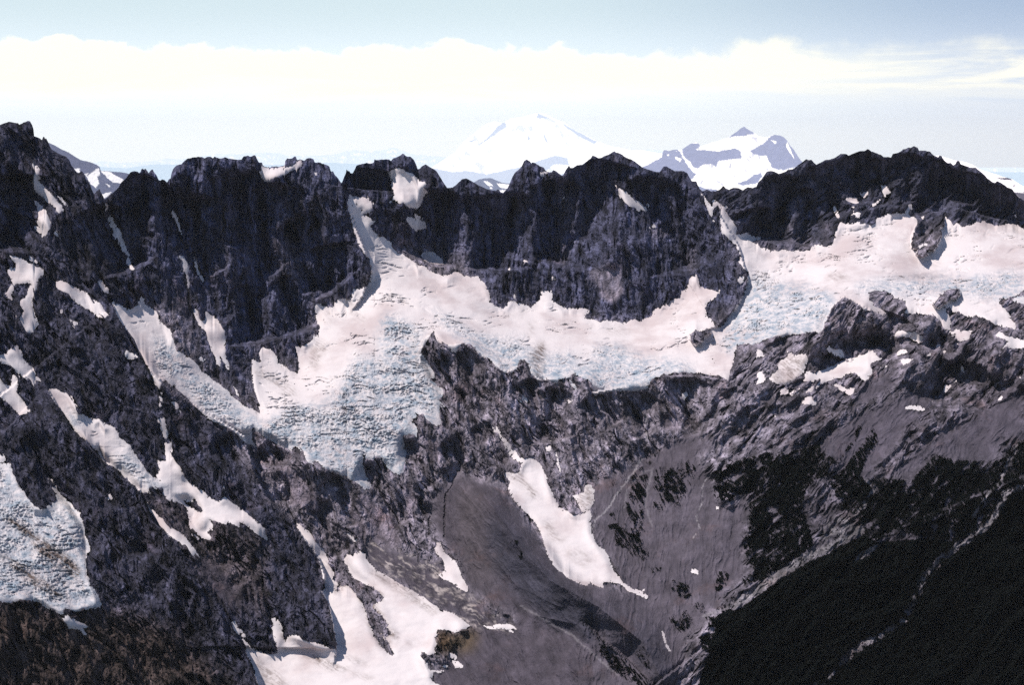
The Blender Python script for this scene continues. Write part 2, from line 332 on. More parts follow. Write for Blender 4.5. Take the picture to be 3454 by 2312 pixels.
G_LOW = cat(
    e1("-1100,330 -300,430 90,430 110,500 150,590 170,640 210,680 240,740 300,800 360,840 440,800 490,750 490,700 460,630 490,625 510,680 560,730 620,780 650,830 700,860 700,900 740,950 740,1060 770,1100 790,1190 760,1220 750,1310 760,1400 780,1440"),
    f1("780,640 790,690 830,730 870,790 890,860 870,885 780,890 720,915 640,910 590,890 560,890 550,940 500,940 480,910 420,890 380,860 340,830 270,820 180,820 100,840 0,830 -300,830 -1100,760"))
SNOW_BASIN = cat(
    f2("400,150 430,160 500,220 560,290 620,370 660,440 680,510 705,560 725,590 700,640 760,668 730,735 790,672 850,700 900,720 930,650 870,600 855,560 805,460 830,420 920,410 950,390 985,400 1000,460 1080,550 1200,620 1300,680 1450,760 1560,830 1650,900 1750,930 1850,990 1910,1040 1860,1080 1780,1100 1720,1080 1630,1075 1620,1120 1600,1150 1620,1200 1610,1280 1560,1300 1490,1270 1480,1300 1500,1330 1540,1380 1540,1420 1600,1440 1690,1442 1650,1455 1600,1460 1570,1500 1570,1530 1640,1562 1800,1750 100,1750 60,1562 30,1530 30,1470 10,1390 -40,1300 -90,1180 -80,1160 0,1240 100,1290 160,1300 210,1290 230,1270 220,1230 190,1140 175,1060 190,1040 175,990 190,975 230,1000 260,1050 290,1130 290,1190 340,1115 400,1130 460,1170 560,1200 640,1220 700,1250 745,1260 745,1180 720,1070 700,980 690,910 665,830 630,800 610,740 650,720 640,690 640,650 620,600 600,490 560,400 500,330 440,250 400,180"))
SNOW_TONGUE = cat(
    e3("180,380 230,380 290,410 330,450 350,510 380,550 385,620 430,700 460,760 480,810 540,845 600,870 640,890 700,870 755,840 765,900 755,970 770,1040 800,1120 830,1160 880,1190 910,1240 930,1300 950,1340 960,1380 1010,1430 1060,1490"),
    f3("1060,680 1130,720 1200,740 1270,790 1265,810 1200,780 1140,750 1090,740 1050,690 1000,670 940,655 870,660 860,680 880,710 840,700 790,680 760,655 730,690 660,670 600,645 540,600 480,560 430,500 390,430 370,370 345,290 330,240 290,150 240,90 180,30 130,-20"),
    e3("90,750 50,680 40,640 50,600 30,560 -10,510 60,515 130,520"))

# crests: where a nearer ridge hides the ground behind it
CRESTS = [   # crest line (nearer ground lies below it or to its left), jump, reach in photo pixels
    (O("180,640 258,700 300,790 340,850 366,868 372,878 410,905 480,950 560,1000 581,1075 610,1137 663,1189 700,1240 733,1283 745,1320 735,1351 756,1396 771,1487 760,1540"), 0.017, 200),
    (O("60,860 108,888 165,985 210,1030 262,1080 320,1125 345,1190 400,1240 440,1300 480,1350 525,1420 560,1490 590,1568 630,1700 650,1800"), 0.018, 220),
    (O("786,380 786,432 800,480 815,520 835,570 850,620 830,680 800,720"), 0.007, 120),
    (O("1600,400 1608,440 1640,480 1690,560 1712,640 1690,700 1640,748 1610,760"), 0.006, 90),
    (O("955,850 968,775 985,765 1010,790 1060,785 1090,800 1110,830 1160,850 1200,830 1215,860 1240,870 1310,860 1340,870 1350,900 1400,890 1500,860 1590,860 1660,870 1720,900 1760,930"), 0.012, 130),
    (d4("480,860 450,800 470,700 540,640 575,600 590,500 650,370 760,265 900,340 1000,380 1060,480 1080,600"), 0.009, 110),
    (O("1440,1700 1500,1568 1680,1430 1800,1330 1990,1240 2120,1180 2343,1090 2500,1020 2600,960"), 0.014, 300),
    (f3("620,990 700,1020 800,1090 850,1160 1000,1260 1150,1400 1310,1562 1480,1720"), 0.006, 80),
]
BLOCKS = [(ISLAND, 0.008), (ISLET, 0.006), (OUTC, 0.006)]
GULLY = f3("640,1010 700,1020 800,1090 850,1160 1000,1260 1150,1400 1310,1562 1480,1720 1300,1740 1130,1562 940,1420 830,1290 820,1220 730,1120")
WALL_W = O("150,250 600,300 860,300 850,620 820,690 725,700 720,780 685,850 600,790 580,900 470,850 410,700 240,700 230,440")
SLOPES = [  # polygon, steepness, turn
    (O("-300,200 860,200 860,700 800,1000 1000,1600 1000,1800 -300,1800"), 54, 0.50),
    (O("-300,200 240,200 240,500 300,620 200,700 -300,600"), 58, 0.62),
    (WALL_W, 74, 0.35),
    (O("780,300 1640,300 1720,640 1640,760 1480,740 1270,700 1130,700 1100,620 900,560 840,500"), 71, 0.30),
    (O("1600,330 2343,300 2700,300 2700,540 2343,520 2150,500 1920,520 1900,570 1750,575 1650,450"), 66, 0.28),
    (O("570,1000 700,1000 850,1120 1010,980 970,780 1100,800 1330,870 1690,850 1700,1100 1480,1020 1350,1120 1150,1100 1030,1090 1000,1270 850,1250 790,1300 740,1280 600,1080"), 50, 0.05),
    (O("1000,1100 1150,1090 1350,1120 1500,1020 1640,900 2000,850 2343,780 2700,700 2700,1200 2000,1230 1700,1420 1500,1800 1000,1800 750,1300"), 29, -0.05),
    (O("1500,1020 1700,880 2000,650 2343,640 2700,640 2700,1150 2000,1250 1700,1430 1560,1568 1450,1300"), 38, -0.32),
    (O("1500,1600 1680,1430 1800,1330 1990,1240 2343,1090 2700,950 2700,1900 1400,1900"), 38, 0.7),
    (O("1900,480 2343,500 2343,800 1700,880 1640,860"), 27, -0.10),
    (G_LEFT, 30, 0.10), (G_MID, 33, 0.15), (G_MAIN, 20, 0.0), (G_RIGHT, 19, 0.0), (SNOW_APRON, 35, 0.2), (G_LOW, 26, 0.2),
    (d2("1180,390 1500,560 1500,760 1700,1100 1690,1240 1600,1400 1350,1960 1050,1960 600,1760 0,1450 150,1350 300,1240 650,1200 800,1000 900,780 1150,800 1100,560"), 30, 0.0),
    (SNOW_BASIN, 26, 0.0), (SNOW_TONGUE, 27, 0.0),
    (d4("760,265 650,370 590,500 575,600 480,560 430,575 440,660 470,720 450,800 520,900 700,880 900,780 1040,730 1050,560 1000,380"), 58, 0.15),
    (ISLAND, 60, 0.4), (ISLET, 58, 0.4), (GULLY, 46, 2.6),
    (d3("1900,210 1860,265 1790,310 1765,370 1780,440 1840,480 1845,520 1890,530 1930,520 1990,420 2070,310 2110,240 2100,140 1990,130"), 66, 0.9),
    # ledges and hollows that hold snow
    (c2("1180,560 1330,560 1440,640 1540,720 1540,790 1500,900 1410,930 1280,880 1200,890 1240,780 1200,640"), 34, -0.1),
    (c2("60,540 450,490 440,560 280,630 150,700 80,650"), 24, -0.1),
    (c2("835,750 1080,840 1070,960 1000,960 835,900"), 36, 0.0), (c2("1340,970 1530,1010 1530,1100 1440,1120 1340,1050"), 36, 0.0),
    (c2("1480,1310 1600,1290 1690,1400 1640,1430 1500,1380"), 36, 0.0), (c3("970,700 1280,870 1260,960 1150,930 1010,830"), 44, -0.3),
    (c4("750,700 1180,700 1180,830 900,1000 800,990 750,820"), 42, -0.1), (c4("1280,870 1370,870 1360,1000 1290,990"), 36, 0.0),
    (d1("65,-105 385,20 385,60 330,200 335,490 290,600 150,450 200,250 20,250 60,80"), 40, 0.0), (d1("480,110 700,190 990,440 850,440 500,200"), 40, 0.0),
    (c1("280,530 350,560 560,940 540,990 270,720"), 42, -0.1), (c1("300,850 460,1040 410,1160 300,1100"), 42, -0.1),
    (d4("1060,720 1095,810 1000,1000 850,940 500,1110 430,1100 440,900 700,860"), 27, 0.0),
    # right-facing, shaded facets
    (c4("1430,560 1680,530 1560,730 1450,850 1370,980 1350,900 1390,780"), 66, 1.6),
    (c4("2090,690 2250,760 2343,870 2343,1080 2100,1060 1900,1000 2000,820"), 66, 1.3),
    (d4("1510,780 1620,800 1680,900 1650,1050 1560,1160 1300,1150 1290,1080 1310,990 1400,880"), 56, 1.4),
    (d4("570,590 620,600 700,650 850,640 1010,640 1000,700 850,730 780,740 700,720 620,740 720,840 640,900 520,900 450,850 480,700"), 66, 1.2),
    (d3("1060,560 1260,40 1320,60 1290,300 1240,460 1190,485 1080,495"), 74, 0.9),
    (c3("500,640 545,620 600,900 520,1300 440,1450 470,1100"), 72, -0.5),
    (c3("960,430 1010,440 1010,600 960,700 700,1080 580,1300 520,1430 480,1430 600,1200 760,850 940,640"), 68, -0.45),
    (c3("1580,1330 1700,1240 1760,1240 1720,1500 1620,1480"), 58, -0.2),
    (c3("740,1470 900,1400 990,1420 1050,1562 960,1700 880,1640 740,1560"), 62, -0.35),
    (d3("740,30 900,10 1010,30 1060,120 1050,230 960,310 860,260 830,150"), 60, -0.35),
    (c2("200,1200 330,1180 440,1450 420,1562 250,1500"), 66, -0.15),
    (c1("1640,820 1750,780 1780,1000 1850,1250 1950,1500 1880,1562 1800,1330 1750,1100"), 64, -0.30),
    (c4("440,560 520,600 640,850 720,1040 660,1240 560,1100 480,820"), 60, -0.05),
    (c4("250,600 330,700 250,950 330,1200 270,1290 180,1000 200,780"), 62, -0.1),
]
# pale, smooth slabs of the lower cliffs
SLABS = [e2("930,680 1010,700 1130,830 1230,900 1260,960 1290,1100 1280,1170 1220,1160 1100,1110 1060,1050 1000,900 950,800"),
         e2("200,450 320,470 430,560 560,700 590,830 560,860 450,820 350,800 330,640"),
         e2("850,830 920,830 1000,960 1040,1050 990,1060 930,1060"),
         e2("1350,590 1400,620 1450,760 1420,890 1350,900 1340,700"),
         e2("1520,200 1600,190 1670,320 1640,400 1560,400 1510,300"),
         d3("740,60 900,10 1010,30 1050,230 960,310 860,270 840,170"),
         e3("1380,0 1560,0 1540,140 1400,120"),
         ]
T = np.full(RX.shape, 40.0); G = np.zeros(RX.shape)
for poly, s, g in SLOPES:
    mk = inside(poly, RX, RY)
    T[mk] = s; G[mk] = g
Tt = box_blur(np.tan(np.radians(T)) , 2)
G = box_blur(G, 2)
theta = (RY - EYE_Y) / F_PX
gv = -1.0 / np.maximum(np.tan(theta) + Tt, 0.12) / F_PX * ST
gu = G / F_PX * ST * 0.9
# least-squares height integration (Poisson equation, cosine basis)
div = np.zeros_like(gu)
hx = 0.5 * (gu[:, 1:] + gu[:, :-1]); hy = 0.5 * (gv[1:] + gv[:-1])
WX = 0.8
div[:, :-1] += WX * hx; div[:, 1:] -= WX * hx
div[:-1] += hy; div[1:] -= hy
def dct2(a, inv=False):
    for ax in (0, 1):
        n = a.shape[ax]; k = np.arange(n)
        a = np.moveaxis(a, ax, -1)
        if not inv:
            v = np.concatenate([a, a[..., ::-1]], -1)
            a = (np.fft.fft(v)[..., :n] * np.exp(-1j * np.pi * k / (2 * n))).real
        else:
            full = np.concatenate([a * np.exp(1j * np.pi * k / (2 * n)), np.zeros(a.shape[:-1] + (1,)),
                                   -(a[..., :0:-1]) * np.exp(-1j * np.pi * k[:0:-1] / (2 * n)) * -1], -1)
            a = np.fft.ifft(full)[..., :n].real
        a = np.moveaxis(a, -1, ax)
    return a
kx = np.pi * np.arange(rw) / rw; ky = np.pi * np.arange(rh) / rh
lam = WX * (2 * np.cos(kx)[None] - 2) + (2 * np.cos(ky)[:, None] - 2)
lam[0, 0] = 1
Fd = dct2(div) / lam; Fd[0, 0] = 0
LD = dct2(Fd, True)
iy0 = int((560 - RY0) / ST); ix0 = int((1900 - RX0) / ST)
LD += math.log(2000.0) - LD[iy0, ix0]
def crest_term(pts, X, Y):
    """1 on the near side of a crest line fading with distance and towards its ends"""
    seg = np.hypot(*(pts[1:] - pts[:-1]).T); cum = np.concatenate([[0], np.cumsum(seg)]); tot = cum[-1]
    best = np.full(X.shape, 1e9); par = np.zeros(X.shape); sd = np.zeros(X.shape)
    for i in range(len(seg)):
        (ax, ay), (bx, by) = pts[i], pts[i + 1]
        t = np.clip(((X - ax) * (bx - ax) + (Y - ay) * (by - ay)) / seg[i] ** 2, 0, 1)
        d = np.hypot(X - ax - t * (bx - ax), Y - ay - t * (by - ay))
        cr = (bx - ax) * (Y - ay) - (by - ay) * (X - ax)
        up = d < best - 1e-6
        best = np.where(up, d, best); par = np.where(up, (cum[i] + t * seg[i]) / tot, par); sd = np.where(up, cr, sd)
    tp = sstep(0, 0.14, par) * sstep(1, 0.90, par)
    return best, tp, sd > 0
for pts, j, reach in CRESTS:
    d_, tp_, near_ = crest_term(pts, RX, RY)
    LD -= j * tp_ * np.exp(-d_ / reach) * near_
for poly, j in BLOCKS:
    I = inside(poly, RX, RY).astype(float)
    LD += -2 * j * I * box_blur(1 - I, 8)
print('distance range', np.exp(LD.min()), np.exp(LD.max()), 'bottom', np.exp(LD[-60, ::120]).round())
print('skyline', np.exp(LD[iy0, ::80]).round())

def sample(A, X, Y):
    fx = np.clip((X - RX0) / ST, 0, rw - 1.001); fy = np.clip((Y - RY0) / ST, 0, rh - 1.001)
    ix = fx.astype(int); iy = fy.astype(int); fx = fx - ix; fy = fy - iy
    return (A[iy, ix] * (1 - fx) + A[iy, ix + 1] * fx) * (1 - fy) + (A[iy + 1, ix] * (1 - fx) + A[iy + 1, ix + 1] * fx) * fy

# ------------------------------------------------------------------ fine vertex grid of the near land
STEP = 2.3
ncol = int((3800 + 340) / STEP); nrow = 880
ux = -340 + STEP * np.arange(ncol)
# coarser ground continues to both sides, beyond what the picture shows
ux = np.concatenate([-340 - 14.0 * np.arange(150, 0, -1), ux, ux[-1] + 14.0 * np.arange(1, 151)]); ncol = len(ux)
ys = np.interp(ux, SKY_PTS[:, 0], SKY_PTS[:, 1])
ys = ys + 2.2 * fbm(ux / 9.0, ux * 0, 5, 3, 0.6)
tt = np.linspace(0, 1, nrow)[:, None]
GX = np.repeat(ux[None], nrow, 0)
GY = ys[None] + (2470 - ys[None]) * tt
# wander of all traced outlines so their edges are as ragged as melting snow
JX = 3.4 * fbm(GX / 20, GY / 20, 31, 3, 0.65) + 3.0 * fbm(GX / 7, GY / 7, 32, 2, 0.6)
JY = 3.4 * fbm(GX / 20, GY / 20, 77, 3, 0.65) + 3.0 * fbm(GX / 7, GY / 7, 78, 2, 0.6)
WX_, WY_ = GX + JX, GY + JY
def gmask(poly, X=None, Y=None):
    """mask of a traced outline on the fine grid, evaluated only inside its box"""
    X = WX_ if X is None else X; Y = WY_ if Y is None else Y
    m = np.zeros(GX.shape, bool)
    x0, y0 = poly.min(0) - 12; x1, y1 = poly.max(0) + 12
    ca, cb = np.searchsorted(ux, [x0, x1])
    rows = np.where(((GY[:, ca:cb] > y0) & (GY[:, ca:cb] < y1)).any(1))[0] if cb > ca else []
    if len(rows) == 0: return m
    ra, rb = rows[0], rows[-1] + 1
    m[ra:rb, ca:cb] = inside(poly, X[ra:rb, ca:cb], Y[ra:rb, ca:cb])
    return m
def gmask_any(polys, blur=0, **kw):
    m = np.zeros(GX.shape, bool)
    for p in polys: m |= gmask(p, **kw)
    return box_blur(m.astype(float), blur) if blur else m
LDg = sample(LD, GX, GY)
# ------------------------------------------------------------------ rock relief
def wmask(s, blur=14):
    return gmask_any([O(s)] if isinstance(s, str) else s, blur, X=GX, Y=GY)
W_left = wmask("-300,100 250,260 300,600 330,700 372,872 480,950 565,1060 610,1137 663,1189 733,1283 745,1340 771,1487 600,1500 620,1700 -300,1700", 6)
W_wall = wmask("240,300 1000,300 1620,300 1720,700 1500,760 1270,720 1130,710 1060,600 900,560 850,640 820,690 725,700 720,780 685,850 600,790 580,930 470,850 410,700 250,690")
W_right = wmask("1620,300 2700,300 2700,1900 1600,1900 1500,1600 1560,1200 1560,1040 1640,880 1720,760")
W_low = np.clip(1 - W_left - W_wall - W_right, 0, 1)
def flute(ang, lx, ly, seed, octv=5, gain=0.55):
    """ridged relief drawn out along a direction (angle measured down from the horizontal)"""
    a = math.radians(ang)
    al = GX * math.cos(a) + GY * math.sin(a); ac = -GX * math.sin(a) + GY * math.cos(a)
    wob = 0.75 * fbm(al / (lx * 2.6), ac / (lx * 2.0), seed + 50, 3)
    v = fbm(ac / lx + wob, al / ly, seed, octv, gain, ridged=True)
    return v * (0.55 + 0.75 * sstep(-0.35, 0.35, fbm(ac / (lx * 1.8), al / (lx * 2.2), seed + 70, 2)))
rel = W_wall * (9.0 * flute(86, 95, 480, 1, 4, 0.52) + 4.0 * flute(80, 30, 130, 20, 4, 0.55) + 3.6 * flute(50, 46, 100, 9, 4, 0.55))
rel += W_left * (11.0 * flute(62, 110, 480, 2, 4, 0.52) + 5.0 * flute(60, 32, 190, 21, 4, 0.55) + 2.2 * flute(105, 50, 90, 10, 3, 0.5))
rel += W_low * (9.0 * flute(60, 110, 520, 3, 3, 0.5) + 6.0 * flute(61, 36, 210, 22, 4, 0.55) + 2.0 * flute(100, 40, 70, 11, 3, 0.5))
rel += W_right * (10.0 * flute(140, 120, 400, 4, 3, 0.5) + 5.5 * flute(132, 38, 170, 23, 4, 0.55) + 2.4 * flute(70, 46, 80, 12, 3, 0.5))
rel += 0.7 * fbm(GX / 13, GY / 15, 90, 3, 0.6)
rel = -rel
# clefts and gullies that split the walls into towers and buttresses: V-shaped, deepest on the traced line
CLEFTS = [(40, 135, [c3("512,630 520,900 500,1200 450,1450"), c3("960,640 850,800 700,1080 560,1300 500,1450"), c3("1330,600 1300,800 1400,1000 1560,1250 1640,1500"),
                     c3("30,760 60,1100 0,1400"), c3("860,480 830,700 760,850"), c2("1715,740 1650,1000 1600,1300 1560,1420"), c2("2205,790 2150,1100 2150,1500"),
                     c2("60,640 80,1000 60,1300 200,1560"), c2("260,1000 380,1200 470,1450 560,1700"), c2("1000,560 980,760"),
                     c1("1480,690 1500,900 1560,1100 1700,1400 1800,1562 1900,1740 2000,2000"), c1("1740,760 1750,1100 1790,1350 1900,1560"),
                     c1("2290,700 2290,1100 2240,1500 2260,1800"), c1("930,850 960,1000 1090,1250 1180,1480"), c1("2060,560 2120,1000 2100,1300"),
                     c1("1260,600 1200,900 1150,1200"), c1("0,1300 120,900 100,600"), d1("2150,100 2200,400 2250,700"), d2("200,60 330,330 430,600"), d2("720,240 620,100 560,-200")]),
          (32, 115, [c4("500,530 620,800 720,1030"), c4("250,600 230,900 220,1250"), c4("440,700 440,1000 370,1270"), c4("1115,470 1080,700 1150,900"), c4("1330,420 1310,700 1360,900"),
                     c4("1700,520 1500,830 1360,980"), c4("0,900 60,1200"), c4("780,440 900,700 880,900"), c4("1900,600 1850,900"), c4("2070,690 2000,1000")]),
          (19, 80, [d2("1880,700 1900,900 2000,1200 2150,1562 2250,1800"), d2("1650,700 1750,1000 1950,1300 2080,1600"), d3("230,950 260,1100 300,1300 380,1562"), d3("760,1080 850,1200 1000,1400"),
                    d3("460,1030 400,1250 460,1562"), d3("1250,1090 1180,1300 1260,1500"), d3("1620,950 1600,1200 1700,1500"), e2("970,400 1150,700 1250,900 1350,1000"),
                    e2("1320,230 1480,450 1600,650"), e2("570,720 650,1000 800,1250"), e2("350,830 330,600 200,450 0,350"), e2("1080,400 1220,740 1310,1000"), e2("1760,700 1850,400 1700,200"),
                    e2("1850,400 1950,560 2060,640"), e2("700,500 820,700 900,1000"), d4("1040,700 1180,560 1250,420"), d4("1060,830 1500,700 1700,600"), d4("1750,760 1850,950 2150,1080"),
                    d4("200,600 260,720 180,900"), e1("1500,480 1700,900 1900,1300 2100,1600"), e1("240,100 420,500 700,900 800,1300"), e1("760,250 1000,560 1250,900 1300,1300"), e1("1900,150 2100,500 2200,900")])]
for dep, wid, lines in CLEFTS:
    best = np.full(GX.shape, 1e9)
    for pts in lines:
        x0, y0 = pts.min(0) - wid; x1, y1 = pts.max(0) + wid
        ca, cb = np.searchsorted(ux, [x0, x1])
        wv = 9 * fbm(GX[:, ca:cb] / 40, GY[:, ca:cb] / 40, 931, 3)
        d_, tp_, _n = crest_term(pts, GX[:, ca:cb] + wv, GY[:, ca:cb])
        best[:, ca:cb] = np.minimum(best[:, ca:cb], d_ + (1 - tp_) * wid * 0.8)
    rel += dep * np.clip(1 - best / wid, 0, 1) ** 1.3
# smooth ground: talus, moraine, slabs
TALUS_P = [
    O("1000,1130 1050,1085 1130,1110 1160,1130 1250,1260 1330,1330 1480,1370 1560,1400 1570,1500 1480,1700 900,1700 975,1568 1080,1440 1170,1445 1180,1420 1065,1340 1050,1290 1005,1230 985,1180"),
    e3("770,620 1140,430 1400,300 1560,180 1640,200 1850,210 1840,300 1660,370 1720,440 1830,560 1830,640 1860,740 1920,810 2000,800 2120,720 2130,860 2080,1180 2110,1400 1950,1560 1700,1900 1300,2000 1000,1400 900,1230 820,1150 770,1000"),
    e4("560,250 850,40 900,0 1050,-60 1300,-170 1560,-140 1400,20 1250,180 1200,300 1070,400 1000,560 900,520 740,420 640,380 560,300"),
    e4("1480,270 1850,60 2100,-100 2343,-260 2343,250 2150,180 2100,420 1800,400 1560,340 1300,560 1150,530 1420,330"),
    P(2554, 900, "980,1000 1130,950 1250,1000 1100,1110 1000,1180 900,1220 860,1140"),
    P(850, 1712, "980,250 1080,270 1100,330 1300,380 1560,480 1640,420 1690,600 1890,740 2000,830 2320,1080 2290,1120 1910,1050 1450,760 1080,550 1000,460"),
    e1("1690,1290 1780,1270 2000,1400 2100,1600 2250,1750 1950,1650"),
]
W_tal = gmask_any(TALUS_P, 5)
W_slab = gmask_any(SLABS, 2, X=GX + 6 * fbm(GX / 40, GY / 40, 12, 3), Y=GY + 6 * fbm(GX / 40, GY / 40, 13, 3))
ground = 5.0 * fbm(GX / 150, GY / 110, 60, 2) + 1.3 * fbm(GX / 38, GY / 30, 61, 5, 0.62)
fan = np.where(GX < 1950, flute(52, 26, 200, 66, 4, 0.6), np.where(GY > 1500, flute(98, 22, 190, 67, 4, 0.6), flute(130, 24, 190, 68, 4, 0.6)))
ground += -1.3 * fan
# the rounded moraine ridge left of the avalanche tongue, and the bank below it
for pts, hgt, wid in ((O("1060,1090 1120,1150 1180,1240 1260,1330 1370,1390 1470,1470 1540,1600"), 48.0, 125), (O("1030,1100 1020,1230 1060,1330"), 3.5, 40),
                      (O("1180,1400 1320,1430 1420,1500 1500,1600"), 7.0, 60), (O("1110,1160 1115,1260 1180,1340 1300,1400"), 4.0, 45)):
    d_, tp_, _n = crest_term(pts, GX, GY)
    ground -= hgt * tp_ * np.clip(1 - d_ / wid, 0, 1) ** 1.4
rel = rel * (1 - 0.93 * W_tal) * (1 - 0.80 * W_slab) + W_tal * ground
# cracks and chimneys: narrow, deep
crk = W_wall * flute(88, 40, 260, 800, 3, 0.5) + W_left * flute(62, 40, 230, 801, 3, 0.5) + W_low * flute(61, 40, 240, 802, 3, 0.5) + W_right * flute(136, 44, 200, 803, 3, 0.5)
crk2 = fbm((GX + 0.5 * GY) / 46, (GY - 0.5 * GX) / 34, 820, 3, 0.55, ridged=True)
cracks = sstep(0.62, 0.92, crk) + 0.6 * sstep(0.66, 0.95, crk2)
rel += 4.2 * cracks * (1 - W_tal) * (1 - 0.7 * W_slab) * (1 - 0.3 * W_wall)
# banks and buttress sides that face right, away from the sun: the ground steps back across them
def step_back(poly, turn, reach=260, blur=3):
    m = box_blur(gmask(poly).astype(float), blur) * turn * 2000.0 / F_PX * STEP
    a = math.exp(-STEP / reach); o = np.zeros(m.shape[0]); out = np.zeros(m.shape)
    for i in range(m.shape[1]):
        o = o * a + m[:, i]; out[:, i] = o
    return box_blur(out, 2)
rel += step_back(GULLY, 0.9, 120)
for p_, t_ in ((c4("1430,560 1680,530 1560,730 1450,850 1370,980 1350,900 1390,780"), 1.0), (c4("2090,690 2250,760 2343,870 2343,1080 2100,1060 1900,1000 2000,820"), 1.0),
               (d4("1510,780 1620,800 1680,900 1650,1050 1560,1160 1300,1150 1290,1080 1310,990 1400,880"), 1.3),
               (d4("570,590 620,600 700,650 850,640 1010,640 1000,700 850,730 780,740 700,720 620,740 720,840 640,900 520,900 450,850 480,700"), 1.0),
               (e2("-100,100 0,450 150,600 350,850 470,1100 600,1280 640,1420 600,1562 300,1562 100,1200 -100,800"), 0.5),
               (d1("1440,985 1520,1050 1640,1150 1760,1270 1960,1400 2230,1562 2230,1700 1900,1700 1500,1300 1430,1100"), 0.5),
               (e2("1210,780 1350,900 1420,960 1420,1080 1300,1050 1240,900"), 0.8), (e2("1420,830 1560,760 1580,900 1540,970 1440,940"), 1.2)):
    rel += step_back(p_, t_, 260 if t_ in (1.0, 1.3, 0.5) else 40)
# the near crest of the moraine bank and stream furrows in the talus
edge_in = np.clip((GY - ys[None]) / 26.0, 0, 1)
rel *= 0.25 + 0.75 * edge_in

# ------------------------------------------------------------------ rock colour (colour of the stone, with shade and lit facets painted in)
tint = np.zeros(GX.shape + (3,))
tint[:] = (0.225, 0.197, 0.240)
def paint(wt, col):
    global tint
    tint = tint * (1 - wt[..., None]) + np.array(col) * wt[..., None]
paint(W_wall * 0.95, (0.060, 0.063, 0.112))  # dark blue tint paints shade onto the steep walls
paint(W_left * 0.95, (0.046, 0.046, 0.076))  # shade of the left slopes put into the tint
paint(gmask_any([P(0, 1712, "-300,800 330,840 500,940 900,880 1500,1050 2200,1700 -300,1700")], 12), (0.068, 0.050, 0.048))
paint(gmask_any([e1('1300,700 1640,790 2343,1100 2343,1900 2200,1600 1850,1500 1700,1250 1500,1000 1340,830')], 8), (0.092, 0.076, 0.090))  # lit strip of the left slope, painted lighter
paint(gmask_any([O("1600,300 2700,300 2700,560 2100,520 1920,560 1700,580 1600,430")], 10), (0.060, 0.060, 0.094))  # right ridge tinted dark blue too, its shade put into the colour
paint(W_tal, (0.056, 0.047, 0.060))

moraine_shade = gmask_any([O("1112,1170 1160,1200 1230,1290 1330,1370 1480,1420 1540,1520 1560,1600 1420,1500 1250,1420 1150,1340 1112,1250")], 9)
paint(W_tal * moraine_shade * 0.8, (0.034, 0.034, 0.050))  # right flank of the moraine darkened to paint in its shade
paint(W_tal * gmask_any([O("1035,1110 1100,1130 1108,1260 1140,1350 1060,1330 1050,1260")], 14) * 0.6, (0.075, 0.062, 0.068))  # left side painted lighter, as the lit flank
paint(W_tal * (GX > 2000) * 0.6, (0.082, 0.070, 0.088))
tint *= (1 + W_tal * (0.40 * fan + 0.5 * fbm(GX / 50, GY / 40, 170, 4, 0.6)) * 0.8)[..., None]
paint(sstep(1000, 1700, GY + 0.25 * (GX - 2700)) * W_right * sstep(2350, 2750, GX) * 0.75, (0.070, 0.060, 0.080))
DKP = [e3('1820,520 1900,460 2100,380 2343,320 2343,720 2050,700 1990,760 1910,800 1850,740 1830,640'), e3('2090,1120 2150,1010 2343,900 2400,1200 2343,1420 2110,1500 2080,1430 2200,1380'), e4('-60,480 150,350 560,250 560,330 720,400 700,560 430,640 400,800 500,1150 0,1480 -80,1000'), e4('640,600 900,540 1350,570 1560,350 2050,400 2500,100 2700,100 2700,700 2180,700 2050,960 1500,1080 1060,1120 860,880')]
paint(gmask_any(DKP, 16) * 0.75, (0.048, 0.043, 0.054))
paint(W_slab, (0.245, 0.205, 0.250))
paint(gmask_any([P(850, 1712, "1630,1075 1780,1100 1860,1080 1910,1040 1990,1100 1950,1250 1850,1300 1780,1250 1700,1320 1600,1250")], 6), (0.105, 0.075, 0.052))
band = fbm(GX / 90, GY / 140, 41, 4, 0.6)
tint *= (1 + 0.35 * band)[..., None]
# weathering streaks and bedding of the stone, with painted light and dark facets, along the grain of each wall
grain = W_wall * flute(87, 26, 300, 600, 3, 0.55) + W_left * flute(62, 26, 210, 610, 3, 0.55) + W_low * flute(61, 28, 210, 620, 3, 0.55) + W_right * flute(134, 30, 190, 630, 3, 0.55) - 0.3
plate = sstep(-0.25, 0.35, fbm(GX / 24, GY / 34, 640, 4, 0.6))
tint *= (1 + (0.75 * grain + 0.5 * (plate - 0.5)) * (1 - 0.8 * W_tal) * (1 - 0.5 * W_slab))[..., None]
tint *= (1 - (0.45 - 0.15 * W_low) * np.clip(cracks, 0, 1) * (1 - W_tal))[..., None]  # crack recesses darkened too, painting in their shade
# paler rubble, dry stream beds and boulder trains
def line_mask(pts, wpx, seed=0):
    m = np.zeros(GX.shape)
    x0, y0 = pts.min(0) - 3 * wpx; x1, y1 = pts.max(0) + 3 * wpx
    ca, cb = np.searchsorted(ux, [x0, x1])
    X = (GX + JX * 1.5)[:, ca:cb]; Y = (GY + JY * 1.5)[:, ca:cb]
    best = np.full(X.shape, 1e9)
    for (ax, ay), (bx, by) in zip(pts[:-1], pts[1:]):
        L2 = (bx - ax) ** 2 + (by - ay) ** 2
        t = np.clip(((X - ax) * (bx - ax) + (Y - ay) * (by - ay)) / L2, 0, 1)
        best = np.minimum(best, np.hypot(X - ax - t * (bx - ax), Y - ay - t * (by - ay)))
    m[:, ca:cb] = np.clip(1.3 - best / wpx, 0, 1)
    return m
brk = sstep(-0.25, 0.15, fbm(GX / 22, GY / 22, 141, 3, 0.6))
